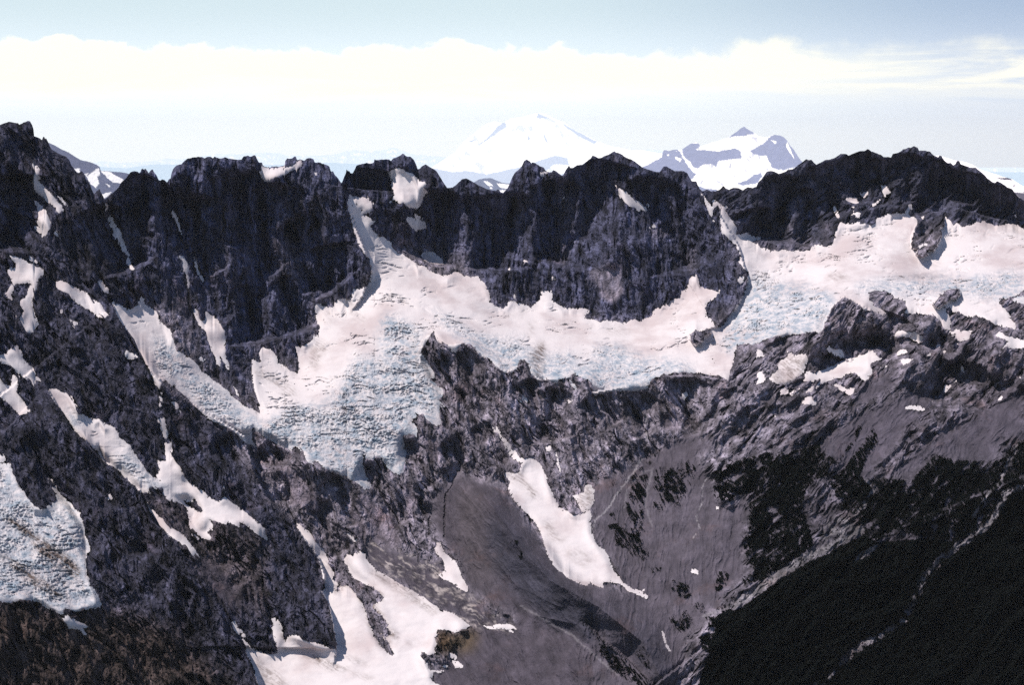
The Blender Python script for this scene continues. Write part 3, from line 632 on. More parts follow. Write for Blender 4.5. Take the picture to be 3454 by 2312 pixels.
rubble = np.maximum.reduce([
    line_mask(e4("-200,1680 0,1540 200,1400 420,1260 640,1160 900,1020"), 16) * 1.0,
    line_mask(e4("960,580 1040,640 960,760 860,900 800,980 700,1060"), 8) * brk,
    line_mask(e4("2500,500 2343,620 2180,690 2120,830 2050,950 1900,1060 1720,1180 1600,1280 1450,1450 1380,1640 1280,1800 1160,1890 980,1990 850,2070 740,2190 650,2290 500,2390"), 13) * brk,
    line_mask(e4("1880,930 1990,740 2120,600 2200,430 2300,250"), 6) * brk,
    gmask(e4("850,1285 920,1200 1070,1130 1040,1190 950,1250")) * 1.0,
    gmask_any([e4("640,900 800,870 920,1010 700,1110 520,1080 600,1000")], 3) * brk,
    line_mask(e3("1250,0 1245,150 1270,300 1200,400 1100,560 1000,680 920,820 800,930 775,1010"), 3.0),
    line_mask(e3("1840,480 1800,540 1750,600 1740,760 1690,900 1720,1000 1660,1090"), 2.5) * brk,
    line_mask(e3("1310,470 1260,640 1240,800 1300,980"), 4) * 0.4, line_mask(e3("1300,480 1200,520 1080,660 1060,820"), 3) * 0.4,
    line_mask(f3("150,870 340,980 600,1130 850,1350 1000,1480"), 4) * 0.4,
    line_mask(f3("1750,960 2000,870 2343,680"), 5) * 0.6,
])
stripe = sstep(0.1, 0.5, flute(31, 17, 100, 700, 4, 0.65)) * sstep(-0.15, 0.3, fbm(GX / 45, GY / 30, 705, 3, 0.6))
paint(gmask_any([TALUS_P[5]], 3) * stripe * 0.85, (0.36, 0.31, 0.30))
paint(np.clip(rubble, 0, 1) * 0.9, (0.235, 0.215, 0.235))
dark_line = np.maximum.reduce([line_mask(e2("1700,700 1690,900 1690,1080"), 3), line_mask(e2("1560,900 1550,1060"), 2.5),
                               line_mask(e2("1700,700 1760,620 1790,540"), 2.5)])
rel += 3.0 * dark_line
LIT_FACETS = [c3("500,640 545,620 600,900 520,1300 440,1450 470,1100"), c3("980,430 1010,440 1000,600 960,700 700,1080 580,1300 520,1430 490,1430 600,1200 760,850 940,640"),
        c3("1590,1330 1660,1260 1700,1260 1680,1480 1610,1480"), c3("740,1480 900,1400 990,1420 1050,1562 960,1700 880,1640 740,1560"), c3("70,850 200,800 190,1000 150,1100 90,1080"),
        c2("200,1200 330,1180 440,1450 420,1562 250,1500"), c1("1640,820 1740,780 1760,1000 1840,1250 1900,1500 1850,1562 1790,1330 1740,1100"), c1("1900,1050 1950,1040 2000,1400 1960,1500"),
        c4("440,580 510,600 560,800 500,900 460,800"), c4("560,1050 640,1040 660,1200 600,1240"), c4("250,1060 420,1040 430,1230 300,1270"), c4("1090,480 1200,470 1180,660 1090,650"),
        c3("1240,1090 1440,1120 1430,1180 1300,1200"), c3("1560,250 1600,250 1600,260"), c1("1080,1000 1250,1000 1240,1250 1100,1200")]
paint(gmask_any(LIT_FACETS, 3) * (0.55 + 0.35 * sstep(-0.2, 0.2, fbm(GX / 14, GY / 22, 160, 3))), (0.130, 0.118, 0.158))  # wall facets painted paler where they catch the sun
rust = gmask_any([c2("260,680 290,760 330,900 340,960 300,900 250,760"), f2("1610,1110 1680,1090 1750,1130 1690,1250 1640,1230")], 3)
paint(rust * 0.35, (0.20, 0.115, 0.06))

# ------------------------------------------------------------------ snow and ice
def disc(x, y, r, fn):
    return fn(' '.join('%g,%g' % (x + r * math.cos(a) * (1 + 0.15 * math.sin(3 * a + x)), y + r * 0.85 * math.sin(a)) for a in np.linspace(0, 6.28, 11)[:-1]))
SG = "snow patches on the rock faces"
RIB = f2("860,605 960,660 1060,710 1120,750 1165,790 1150,810 1100,850 1070,840 1060,880 1130,940 1180,1000 1190,1050 1230,1120 1180,1150 1130,1110 1200,1200 1260,1300 1210,1300 1130,1230 1060,1110 1010,980 970,850 920,770 850,700")
RIB2 = f2("718,745 770,680 780,640 830,640 800,690 780,700 765,750 750,735")
RIB3 = f2("255,1050 290,1070 330,1120 290,1195 270,1120")
S = []   # name, outline, holes, label, category, group
def snow(poly, label, group=None, name='snow_patch', holes=(), cat_='snow patch'):
    S.append((name, poly, holes, label, cat_, group))
snow(G_MAIN, "wide central glacier below the dark walls, breaking into a grey blue icefall", None, 'glacier', (ISLET,), 'glacier')
snow(G_RIGHT, "broad white glacier shelf at the foot of the serrated right hand ridge", None, 'glacier', (ISLAND, OUTC), 'glacier')
snow(G_LEFT, "narrow broken glacier tongue running down right from the left notch into the central icefall", None, 'glacier', (), 'glacier')
snow(G_MID, "slim hanging glacier strip on the left slope between two dark rock ribs", None, 'glacier', (), 'glacier')
snow(G_LOW, "blue grey crevassed glacier with dark debris stripes in the bottom left corner", None, 'glacier', (), 'glacier')
snow(SNOW_BASIN, "large debris streaked snowfield at the bottom, left of the moraine", None, 'snowfield', (RIB, RIB2, RIB3), 'snowfield')
snow(SNOW_TONGUE, "bright avalanche snow tongue pointing down right into the valley floor", None, 'snowfield', (), 'snowfield')
snow(SNOW_APRON, "ragged snow apron below the slim glacier strip, fed by a thin gully", None, 'snowfield', (HOLE_APRON,), 'snowfield')

TINY = "tiny snow flecks on the rock"
def many(fn, rows):
    for s, l in rows: snow(fn(s), l, SG)
many(c1, [
 ("285,540 310,545 345,560 350,600 350,690 380,720 410,760 450,780 480,800 500,860 530,890 560,940 540,945 520,980 540,990 500,960 490,910 440,870 400,850 370,810 340,790 300,750 270,710 300,690 290,640 285,600", "long broken snow streak high on the left peak"),
 ("305,850 330,870 370,900 400,940 430,1000 455,1040 440,1090 410,1150 370,1160 300,1090 310,1070 350,1090 310,1010 340,990 325,920", "pointed snow patch just under the long streak on the left peak"),
 ("510,815 545,830 570,870 600,885 590,895 560,880", "thin snow sliver right of the long streak on the left peak"),
 ("35,375 50,400 60,440 100,500 105,525 80,490 55,450", "thin snow streak near the top left edge of the left peak"),
 ("480,1110 530,1150 510,1170 485,1150", "small snow spot right of the pointed patch on the left peak"),
 ("925,870 945,880 960,950 990,1020 1020,1080 1060,1140 1085,1200 1100,1260 1120,1300 1140,1345 1110,1320 1080,1290 1060,1240 1020,1200 990,1150 1005,1120 970,1070 950,1010 935,950", "long thin snow gully dropping from the deep notch right of the left peak"),
 ("1110,1350 1140,1370 1150,1420 1180,1450 1175,1480 1150,1460 1110,1390", "short snow piece ending the gully below the deep notch"),
 ("1705,1340 1730,1400 1740,1470 1790,1540 1780,1562 1740,1500 1710,1400", "hair thin snow line left of the big dark wall"),
 ("1500,930 1550,990 1575,990 1555,1030 1580,1070 1590,1150 1575,1100 1545,1020 1510,960", "thin snow line in the cleft beside the flat topped dark wall"),
 ("1350,950 1370,960 1360,1010 1345,1000", "small snow sliver on the second peak from the left"),
 ("240,1340 270,1342 340,1395 320,1398 260,1372", "small snow sliver above the winged snow patch on the left slope")])
snow(cat(c1("1570,1325 1620,1350 1650,1420 1670,1480 1655,1562"), d1("1660,0 1670,45 1650,60 1665,180 1650,190 1640,100 1620,20"), c1("1620,1500 1595,1400")), "narrow vertical snow strip left of the big dark wall", SG)
many(d1, [
 ("65,-105 150,-90 200,-60 270,-20 340,5 375,20 385,60 350,90 330,130 325,200 300,220 280,290 290,370 310,430 335,490 320,530 300,545 290,590 240,595 220,560 180,500 160,450 140,430 200,430 215,380 180,350 160,330 200,290 240,250 255,190 280,150 230,140 130,150 120,200 90,250 110,300 70,270 30,200 60,230 100,170 110,140 90,90 62,20 90,10 145,15 130,-40 90,-80", "large winged snow patch with two downward legs near the left edge"),
 ("490,120 560,130 600,150 640,180 700,200 760,235 810,290 860,320 895,330 910,380 950,415 985,440 950,450 900,440 850,430 810,390 750,360 690,325 640,290 590,240 530,205 495,180 500,150", "slanting oblong snow patch above the narrow broken glacier"),
 ("860,120 900,130 925,180 950,200 950,235 910,220 880,170", "small slanting snow spot above the head of the narrow glacier"),
 ("510,385 545,380 550,405 520,400", "tiny snow dot below the slanting oblong patch"),
 ("615,470 680,495 675,565 640,520", "small triangular snow patch below the slanting oblong patch"),
 ("1090,770 1110,745 1150,760 1190,770 1205,795 1170,815 1120,800", "small snow patch on the dark rib left of the narrow glacier"),
 ("1700,360 1740,400 1760,430 1750,460 1800,480 1810,440 1800,390 1830,410 1870,440 1940,500 1975,550 1985,620 1975,690 1985,780 2010,860 2005,910 1980,870 1940,790 1920,780 1940,880 1910,850 1890,790 1850,740 1830,640 1800,570 1740,500 1715,440", "tall snow patch with dripping fingers at the foot of the big dark wall"),
 ("1730,800 1760,780 1800,820 1780,835", "tiny snow fleck left of the dripping snow fingers"),
 ("1210,320 1240,270 1270,290 1270,325 1230,330", "tiny snow cap above the head of the narrow glacier"),
 ("-20,775 60,765 80,735 150,690 165,730 195,760 190,800 230,850 290,890 310,950 360,990 360,1010 310,990 300,1040 250,1000 190,960 140,920 90,870 40,850 -20,845", "jagged snow patch crossing the left edge at mid height"),
 ("-20,860 0,960 20,1010 60,1050 100,1040 105,980 95,955 170,960 165,1000 150,1040 160,1100 190,1160 220,1220 265,1270 240,1290 170,1300 110,1240 50,1180 -20,1120", "forked snow patch on the left edge above the slim glacier strip"),
 ("2050,1055 2080,1090 2095,1140 2070,1120", "thin snow sliver above the middle of the narrow glacier"),
 ("1400,1110 1420,1110 1425,1230 1405,1230", "thin upright snow sliver in the cleft below the narrow glacier"),
 ("1480,1110 1510,1130 1530,1170 1580,1220 1615,1290 1600,1295 1540,1240 1500,1170", "slanting snow sliver on the rib below the narrow glacier")])
many(e1, [
 ("1370,10 1400,15 1430,40 1445,30 1450,80 1475,150 1475,190 1450,215 1430,150 1400,80", "narrow gully snow just above the ragged snow apron"),
 ("1265,720 1290,740 1330,830 1380,880 1430,920 1470,970 1490,1000 1540,1010 1600,1050 1650,1110 1690,1160 1740,1240 1755,1275 1700,1250 1660,1210 1630,1160 1570,1120 1480,1060 1430,1000 1380,940 1340,880 1310,820", "long slanting snow strip along the foot of the dark lower left rib"),
 ("930,715 965,700 985,740 950,745", "lone small snow dot on the dark lower left rib"),
 ("410,560 460,570 455,610 430,600", "small snow dot above the bottom left glacier"),
 ("1950,610 1965,640 1985,710 1970,705", "needle of snow above the ragged snow apron"),
 ("-20,345 20,345 45,380 40,415 -20,415", "small ice lump on the left edge above the bottom left glacier"),
 ("1680,1035 1750,1090 1740,1097 1690,1060", "thin snow sliver under the ragged snow apron")])
many(f1, [
 ("545,980 600,950 640,980 700,1020 780,1045 730,1070 765,1125 735,1120 700,1080 640,1070 590,1060", "small ragged snow patch below the snout of the bottom left glacier"),
 ("2035,1010 2060,1010 2090,1060 2150,1110 2160,1140 2110,1130 2060,1080", "short snow sliver above the top left of the debris streaked snowfield"),
 ("1475,900 1500,905 1530,980 1515,990 1490,940", "short pale snow sliver on the brown lower left slope")])
many(c2, [
 ("65,560 80,550 150,570 230,565 300,550 360,530 420,500 445,505 430,550 390,580 330,590 280,620 220,650 150,695 120,685 90,650 75,610", "snow saddle between pinnacles on the skyline"),
 ("1180,570 1250,572 1300,560 1330,570 1350,600 1420,620 1440,660 1480,690 1520,690 1540,740 1540,780 1500,820 1490,880 1460,910 1410,925 1370,910 1330,880 1280,870 1250,830 1210,890 1200,880 1220,830 1250,800 1235,740 1225,700 1210,640", "large bright hanging snowfield just below the centre left summit"),
 ("850,755 870,750 885,800 940,825 1020,810 1025,860 1060,870 1070,910 1040,955 1000,950 960,920 900,890 840,860 835,870 850,815 865,800", "squarish snow patch at the top of the central glacier gully"),
 ("835,868 900,900 960,925 1015,962 975,968 900,935 840,895", "thin snow ledge under the squarish patch of the gully"),
 ("1340,995 1380,1000 1430,1010 1480,1020 1525,1055 1525,1090 1440,1110 1400,1090 1360,1050", "oval snow patch below the large hanging snowfield"),
 ("1430,970 1500,1010 1470,1015 1435,1000", "tiny snow sliver touching the top of the oval patch"),
 ("1485,1330 1500,1310 1550,1298 1600,1310 1640,1340 1670,1370 1680,1400 1640,1420 1590,1410 1540,1395 1500,1360", "lower oval snow patch just above the central glacier"),
 ("540,610 580,610 560,625", "tiny snow fleck under the grey skyline slab")])
many(c3, [
 ("980,715 1030,740 1080,790 1130,830 1180,860 1220,890 1250,905 1265,880 1275,890 1260,950 1230,945 1200,920 1180,945 1150,910 1100,900 1060,860 1020,820 1000,770", "slanting snow ledge high on the central dark wall"),
 ("310,610 375,600 370,640 330,640", "small snow spot near the pointed summit of the central wall")])
for x, y, r, l in ((525, 755, 8, "upper tiny snow fleck in the deep cleft of the central wall"), (523, 825, 8, "lower tiny snow fleck in the deep cleft of the central wall"),
                   (1275, 1090, 10, "left one of two snow flecks below the slanting snow ledge"), (1320, 1078, 14, "right one of two snow flecks below the slanting snow ledge"),
                   (1835, 1030, 8, "snow fleck on the thin rib right of the central wall"), (430, 1530, 21, "round snow dot above the snow notch at the central wall's foot"),
                   (185, 1390, 17, "snow dot halfway down the central wall, left of the round one"), (50, 1465, 18, "leftmost low snow dot on the central wall, above the fleck column")):
    snow(disc(x, y, r, c3), l, TINY)
for x, y, r, l in ((90, 160, 13, "top"), (110, 200, 16, "middle"), (105, 262, 22, "bottom")):
    snow(disc(x, y, r, d3), l + " one of three tiny snow flecks in a column on the central wall", "column of snow flecks")
many(d3, [
 ("2035,115 2060,85 2105,95 2100,135 2060,145", "small round snow spot on the rib dividing the two large glaciers"),
 ("1560,1145 1575,1110 1600,1105 1612,1130 1590,1150 1575,1175", "small pale snow blob on the cliff at the central glacier's right end"),
 ("135,1165 150,1135 185,1135 205,1165 200,1190 150,1190", "round snow blob on the cliff buttress under the central glacier"),
 ("580,1000 620,1040 635,1080 600,1060", "small snow sliver beside the dark tower below the central glacier"),
 ("560,1175 600,1172 600,1205 570,1200", "snow dot below the dark tower under the central glacier"),
 ("75,1290 100,1300 125,1340 110,1345 85,1315", "small white sliver low on the left of the cliff buttress")])
many(c4, [
 ("760,815 840,830 860,815 880,860 895,920 850,910 800,870", "upper left snow patch in the hollow of the right hand ridge"),
 ("825,965 865,930 900,950 900,995 850,985", "snow patch just above the right glacier's edge in the ridge hollow"),
 ("905,785 970,765 970,790 940,825 915,810", "small snow patch in the middle of the right ridge hollow"),
 ("1090,720 1120,720 1160,750 1175,775 1140,790 1120,815 1100,770", "topmost snow patch in the hollow of the right hand ridge"),
 ("1290,905 1340,880 1355,890 1355,940 1340,995 1310,985", "snow notch at the foot of the right hand ridge above the glacier shelf"),
 ("660,895 685,905 720,1000 700,995", "snow edging on the right side of the pyramid buttress"),
 ("2245,945 2265,950 2275,1000 2250,990", "small snow fleck on the dark ridge at the right edge"),
 ("1010,885 1080,845 1060,870 1020,895", "thin slanting snow sliver on the right hand ridge"),
 ("1420,1255 1480,1225 1500,1235 1430,1265", "snow sliver on the dark rock island of the right glacier"),
 ("2010,750 2060,700 2070,705 2030,745", "thin snow line at the skyline notch near the right edge"),
 ("1935,790 1950,778 1962,790 1950,802", "snow dot on the dark right end of the ridge")])
many(d4, [
 ("1210,600 1250,560 1320,570 1400,570 1410,600 1480,625 1420,665 1360,630 1300,610 1220,630", "white hooked snow patch on the slabs right of the dark prow"),
 ("1690,570 1760,555 1890,565 1870,590 1870,645 1800,650 1710,630 1700,615 1760,600 1690,585", "blocky snow patch joined under the right glacier's lower tongue"),
 ("2100,580 2150,580 2230,620 2343,650 2500,640 2500,710 2250,715 2130,715 2180,690 2210,660 2150,630 2100,610", "snow patch on the right edge shaped like an arrow"),
 ("1060,720 1040,770 1095,810 1040,830 990,860 1000,890 1015,930 985,960 990,995 940,1000 890,960 850,935 780,940 740,970 620,1000 560,1035 500,1080 480,1110 430,1105 460,1075 520,1040 560,990 470,1010 410,1005 430,930 470,920 520,930 600,900 700,860 760,825 870,800 920,765 980,735", "long slanting snow ramp under the dark rocky prow"),
 ("605,700 640,705 700,730 745,725 765,790 740,795 680,770 630,745", "snow patch lying on the dark rocky prow"),
 ("650,1030 710,1040 780,1070 865,1075 855,1135 800,1120 740,1090", "wedge of snow below the long snow ramp"),
 ("390,1200 430,1150 480,1145 520,1190 510,1210 450,1222", "rounded snow patch, lowest below the snow ramp"),
 ("190,1110 230,1070 265,1080 270,1110 230,1130", "small snow patch left of the rounded one below the ramp"),
 ("275,1115 360,1080 360,1110 300,1125", "thin snow patch between two others below the ramp"),
 ("1215,780 1230,740 1290,715 1330,745 1270,770", "small snow patch right of the top of the snow ramp"),
 ("1240,835 1290,810 1350,815 1420,815 1330,845 1280,860", "small flat snow patch below the one right of the ramp"),
 ("1475,770 1520,760 1540,775 1500,780", "tiny snow strip on the slabs right of the ramp"),
 ("1050,880 1130,865 1145,880 1100,890", "snow sliver on the smooth slab right of the ramp"),
 ("1640,1100 1650,1040 1710,1040 1690,1075 1660,1100", "snow patch right of the dark rock bowl"),
 ("1710,1000 1750,1000 1745,1020 1715,1015", "tiny snow spot above the patch right of the dark bowl"),
 ("1290,1240 1350,1220 1430,1225 1470,1250 1450,1265 1380,1255 1310,1250", "flat snow strip below the dark rock bowl"),
 ("1790,865 1805,870 1815,930 1800,920", "thin upright snow sliver on the right hand slabs"),
 ("2100,1180 2150,1140 2160,1150 2110,1180", "snow sliver on the edge of the smooth talus slope at right"),
 ("2310,970 2343,1000 2400,1040 2400,1060 2343,1020", "small snow bit on the right edge above the talus"),
 ("0,730 40,740 60,790 0,790", "small snow patch between the cliff top and the pointed outcrop"),
 ("0,930 50,930 70,990 40,1020 0,1030", "small snow patch at the left end of the streaky snow slope"),
 ("2500,250 2343,260 2290,265 2240,300 2343,330 2500,360", "snow bit on the far right edge under the glacier shelf")])
snow(d4("270,740 330,780 440,770 440,830 400,930 330,990 250,1040 150,1020 110,990 160,910 200,840 270,790"), "streaky snow slope with brown stripes left of the snow ramp", SG)
for x, y, r, l in ((1590, 700, 14, "snow fleck under the blocky snow patch on the right slabs"), (1965, 712, 13, "snow fleck left of the arrow shaped patch at the right edge"),
                   (1645, 745, 8, "very small snow fleck, lower of two under the blocky patch"), (1040, 520, 14, "snow fleck on the right flank of the dark prow"),
                   (1755, 680, 8, "very small snow fleck touching below the blocky snow patch"), (160, 1315, 7, "pinprick of snow on the grey rock left below the snow ramp"),
                   (1535, 1195, 6, "pinprick of snow beside the flat strip below the dark bowl")):
    snow(disc(x, y, r, d4), l, TINY + " slabs")
many(e3, [
 ("610,710 700,690 720,620 760,610 790,670 785,760 760,830 690,860 660,800 640,760", "dirty cone of old snow at the right shoulder of the avalanche tongue"),
 ("370,290 410,230 415,310 380,320", "small bright snow tip above the avalanche tongue"),
 ("430,320 460,340 490,460 495,510 470,440", "thin snow line above the dirty snow cone"),
 ("1640,1380 1660,1350 1700,1370 1705,1400 1680,1400", "lone small snow spot on the grey talus right of the avalanche tongue"),
 ("1860,815 1875,805 1885,822 1870,830", "tiny snow dot on the grey talus near the dark bushes"),
 ("1210,1535 1245,1535 1250,1548 1215,1552", "tiny snow spot by the tip of the avalanche tongue")])
snow(cat(e2("2110,95 2150,110 2180,170 2213,215"), e3("0,210 40,250 90,310 130,370 185,395 150,420 110,400 60,360 30,280"), e2("2240,310 2190,210 2130,150")), "thin snow chute feeding the top of the avalanche tongue", SG)
snow(f3("1385,1085 1410,1120 1425,1190 1465,1265 1455,1272 1415,1210 1400,1130"), "thin white streak on the lower valley floor", SG)
many(f2, [
 ("1600,330 1650,310 1665,350 1690,400 1730,440 1790,490 1820,540 1840,620 1890,690 1890,740 1830,720 1750,660 1680,630 1640,600 1700,560 1690,490 1620,400", "snow crescent on the moraine edge right of the rocky debris"),
 ("2190,1030 2240,1025 2320,1070 2270,1070 2290,1105 2230,1070 2100,1072 2030,1045 2100,1050", "pointed snow tip at the right end of the debris tongue"),
 ("1760,1350 1800,1360 1850,1390 1850,1415 1790,1410", "small snow spot right of the snowfield's notched edge"),
 ("1670,1390 1720,1400 1690,1415", "tiny snow spot inside the brown debris patch"),
 ("1710,1275 1760,1290 1800,1310 1790,1340 1750,1325", "thin snow spot above the brown debris patch's tip"),
 ("810,220 850,230 920,290 925,320 870,280", "small snow strip on the slabs above the debris streaked snowfield")])

ICE = [
    cat(d2("1180,390 1500,560 1500,760 1700,1100 1690,1240 1600,1400 1350,1960 1050,1980 600,1780"), d2("0,1450 150,1350 300,1240 650,1200 800,1000 900,780 1150,800 1100,560")),
    cat(d2("1550,400 1750,420 1880,560 2100,620 2213,625"), d3("0,640 130,640 260,760 600,760 720,850 820,760 760,700 900,690 1000,690 1300,800 1650,850 1700,930 1200,1120 700,1120 0,960")),
    cat(d4("-150,60 150,120 400,150 700,240 640,440 560,600 0,720"), d3("1960,760 1900,640 1960,450 2080,330 2100,200")),
    d4("850,140 1300,100 1900,90 2343,40 2343,330 1900,260 1500,250 1200,240 900,230"),
    d1("1350,600 1530,690 1600,780 1750,950 2030,1150 2343,1400 2343,1540 1900,1340 1600,1080 1350,820"),
    d1("560,1280 740,1300 720,1400 640,1440"), e1("980,350 1150,320 1300,520 1480,640 1400,660 1250,600 1080,480"),
    G_LOW]
DIRT = [
    (f1("40,90 180,130 280,220 400,300 540,380 640,470 730,600 660,620 560,560 450,500 340,400 270,290 170,200 60,150"), 1.0),
    (f1("0,410 90,470 190,510 290,580 390,660 480,720 570,800 520,790 400,740 290,680 160,570 100,510 0,440"), 1.15),
    (f2("860,690 960,700 1060,710 1120,750 1165,790 1150,810 1100,850 1090,870 1140,930 1180,1000 1200,1060 1300,1140 1220,1160 1140,1100 1200,1200 1240,1190 1210,1210 1130,1230 1060,1110 1010,980 970,850 920,770 850,700"), 0.8),
    (f2("720,740 790,640 860,660 860,680 780,700 760,750 740,750"), 1.4),
    (f2("250,1050 290,1070 330,1120 290,1200"), 1.2),
    (f2("400,1240 560,1300 640,1330 760,1390 950,1470 1090,1500 1000,1520 850,1440 700,1450 560,1370 470,1310"), 0.62),
    (f2("760,1280 1000,1370 1050,1400 900,1370"), 0.6),
    (f2("0,1240 120,1400 230,1440 300,1562 400,1700 200,1700 60,1500"), 0.45),
    (f2("1080,550 1300,680 1450,760 1650,900 1600,960 1300,760 1000,560"), 0.45),
    (f2("1370,1180 1390,1178 1402,1190 1388,1200"), 2.0),
    (f2("600,330 640,420 680,560 640,520 610,440"), 0.6),
    (e3("0,510 80,500 150,520 200,600 260,650 300,700 260,740 200,640 130,600"), 0.7),
    (e3("330,920 400,940 470,1060 560,1100 500,1130 400,1080"), 0.40), (e3("500,1200 700,1180 800,1300 700,1350"), 0.25),
    (e3("610,710 700,690 720,620 760,610 790,670 785,760 760,830 690,860 660,800 640,760"), 0.5),
    (d2("560,620 680,680 660,740 600,780 560,920 520,880 500,800"), 0.42),
    (d2("850,300 900,360 1010,480 960,500 860,400"), 0.35), (d2("600,340 720,450 700,470 620,400"), 0.35),
    (d2("20,880 300,1000 420,1150 330,1140 150,1030 20,960"), 0.42), (d2("920,210 960,260 940,290"), 0.4),
    (d3("870,540 1000,560 1130,550 1100,590 950,590 880,590"), 0.35), (d3("200,500 260,460 280,580 220,640"), 0.25), (d3("80,390 200,380 180,440"), 0.25),
    (d3("240,780 330,660 350,640 365,760 340,900 310,980 280,960"), 0.75),
    (c2("980,1180 1060,1270 1090,1330 1040,1290"), 0.4), (d4("620,60 760,55 820,110 700,130 600,100"), 0.35), (d4("1180,80 1600,60 1640,90 1300,120"), 0.25),
    (d4("270,740 330,780 440,770 440,830 400,930 330,990 250,1040 150,1020 110,990 160,910 200,840 270,790"), 0.5),
    (d3("0,0 1,0 1,1"), 0.0)]
a_ice = gmask_any(ICE, 6)
a_ice *= 0.75 + 0.25 * sstep(-0.2, 0.3, fbm(GX / 60, GY / 40, 301, 3))
a_dirt = np.zeros(GX.shape)
for p, v in DIRT: a_dirt = np.maximum(a_dirt, v * box_blur(gmask(p).astype(float), 3))
stk = flute(35, 9, 120, 710, 3, 0.6); a_dirt *= 0.35 + 0.95 * sstep(-0.1, 0.6, stk)
masks = []
edge_n = fbm(GX / 8, GY / 11, 951, 3, 0.6); edge_n2 = fbm(GX / 9, GY / 9, 955, 3, 0.6)
anysnow = np.zeros(GX.shape, bool)
for nm, poly, holes, *_ in S:
    m = gmask(poly)
    for h in holes: m &= ~gmask(h)
    eb = box_blur(m.astype(float), 2)
    m &= ~((eb < 0.86) & (edge_n > 0.16))
    m &= ~((edge_n2 > 0.62) & (len(poly) < 60))
    masks.append(m); anysnow |= m
soft = box_blur(anysnow.astype(float), 2)
deep = sstep(0.55, 1.0, box_blur(anysnow.astype(float), 9))
rel_s = box_blur(rel, 5) * (1 - 0.85 * deep)
# crevasses and seracs
warp = 0.5 * fbm(GX / 120, GY / 90, 400, 3)
trans = fbm(GX / 110 + warp, GY / 16 + warp * 3 + GX / 220, 410, 4, 0.55, ridged=True)
sl = sstep(0.45, 0.85, trans) * sstep(-0.15, 0.35, fbm(GX / 150, GY / 70, 420, 3))
arcs = fbm(GX / 260 + 1.5 * fbm(GX / 300, GY / 200, 401, 2), GY / 34 + 2.2 * fbm(GX / 260, GY / 200, 402, 2), 412, 3, 0.5, ridged=True)
serac = fbm(GX / 26 + warp, GY / 17, 430, 5, 0.62, ridged=True)
glac = gmask_any([G_MAIN, G_RIGHT, G_LEFT, G_MID, G_LOW], 4)
amt = 0.35 + 0.9 * sstep(-0.3, 0.4, fbm(GX / 110, GY / 60, 470, 3))
fine_s = fbm((GX + 0.4 * GY) / 15 + warp, (GY - 0.4 * GX) / 9, 450, 4, 0.65, ridged=True)
crev = 1.3 * fbm(GX / 90, GY / 40, 440, 3) + glac * (3.4 * sl + 2.2 * sstep(0.60, 0.86, arcs) * sstep(-0.05, 0.4, fbm(GX / 130, GY / 80, 476, 3)) + a_ice * amt * (2.0 * (-serac) - 2.7 * fine_s))
crev *= deep
D = np.exp(LDg)
Dsnow = D + rel_s - 1.6 * soft + crev - 1.2 * deep
Drock = D + rel * (1 - 0.6 * deep) + 7.0 * sstep(0.35, 0.95, soft)

# rounded boulders and blocks standing out of the smooth ground are left to the relief noise
rx, ry, rz = rays(GX, GY)
def points(Dm): return np.stack([rx * Dm, ry * Dm, rz * Dm], -1)
idx = np.arange(nrow * ncol).reshape(nrow, ncol)
Q = np.stack([idx[:-1, :-1], idx[1:, :-1], idx[1:, 1:], idx[:-1, 1:]], -1)

# rock, with the far side of the skyline ridge falling away behind it
VR = points(Drock).reshape(-1, 3)
back = [VR[:ncol]]
hx_, hy_ = rx[0], ry[0]
for dist, drop in ((8, 6), (30, 36), (90, 120), (260, 330), (700, 700), (2200, 1200)):
    jit = 1 + 0.25 * vn(ux / 40, ux * 0 + dist, 7)
    b = VR[:ncol].copy(); b[:, 0] += hx_ * dist; b[:, 1] += hy_ * dist; b[:, 2] -= drop * jit
    back.append(b)
loosef = W_tal.reshape(-1)
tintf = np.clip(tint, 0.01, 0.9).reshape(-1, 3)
REG = np.zeros(GX.shape, int)
REGIONS = [
    ('mountain', "grey lower cliffs and slabs in the middle, below the glaciers", None),
    ('mountain_peak', "dark rocky peak with snow streaks rising at the left edge", O("-300,100 112,300 235,420 243,470 290,640 200,640 100,560 -300,560")),
    ('mountain_ridge', "dark slanting rock ribs of the lower left slope between strips of glacier", O("-300,560 100,560 200,640 290,640 360,760 360,870 480,950 580,1060 600,1120 740,1290 775,1490 640,1500 600,1460 620,1700 -300,1700")),
    ('mountain_peak', "jagged dark second peak between the deep notch and the flat topped wall", O("235,300 390,300 395,430 440,600 470,720 590,930 560,950 470,850 400,760 360,700 290,640 243,470")),
    ('rock_wall', "tall flat topped dark blue rock wall left of the central glacier", O("385,300 786,300 786,430 860,640 730,780 680,860 590,800 590,930 470,720 440,600 395,430")),
    ('mountain', "dark central rock wall with pointed summits above the central glacier", O("786,300 1470,300 1612,430 1730,640 1640,760 1480,760 1100,700 860,640 786,430")),
    ('mountain_ridge', "serrated dark ridge above the white glacier shelf on the right", O("1612,430 1600,300 2700,300 2700,560 2343,540 1900,600 1700,580")),
    ('valley_floor', "smooth grey moraine and talus on the valley floor", None),
    ('mountain_slope', "slabby right hand slope with snow patches and dark bushes", O("1640,760 1720,640 1900,600 2700,540 2700,1000 2343,1080 1990,1240 1680,1430 1560,1420 1400,1300 1380,1100 1560,1020 1640,880")),
    ('hillside', "black shaded hillside filling the bottom right corner", O("1500,1568 1680,1430 1800,1330 1990,1240 2120,1180 2343,1090 2700,950 2700,1900 1400,1900")),
]
for i, (nm, lb, pl) in enumerate(REGIONS):
    if pl is not None: REG[gmask(pl, GX, GY)] = i
REG[gmask(TALUS_P[0], GX, GY)] = 7
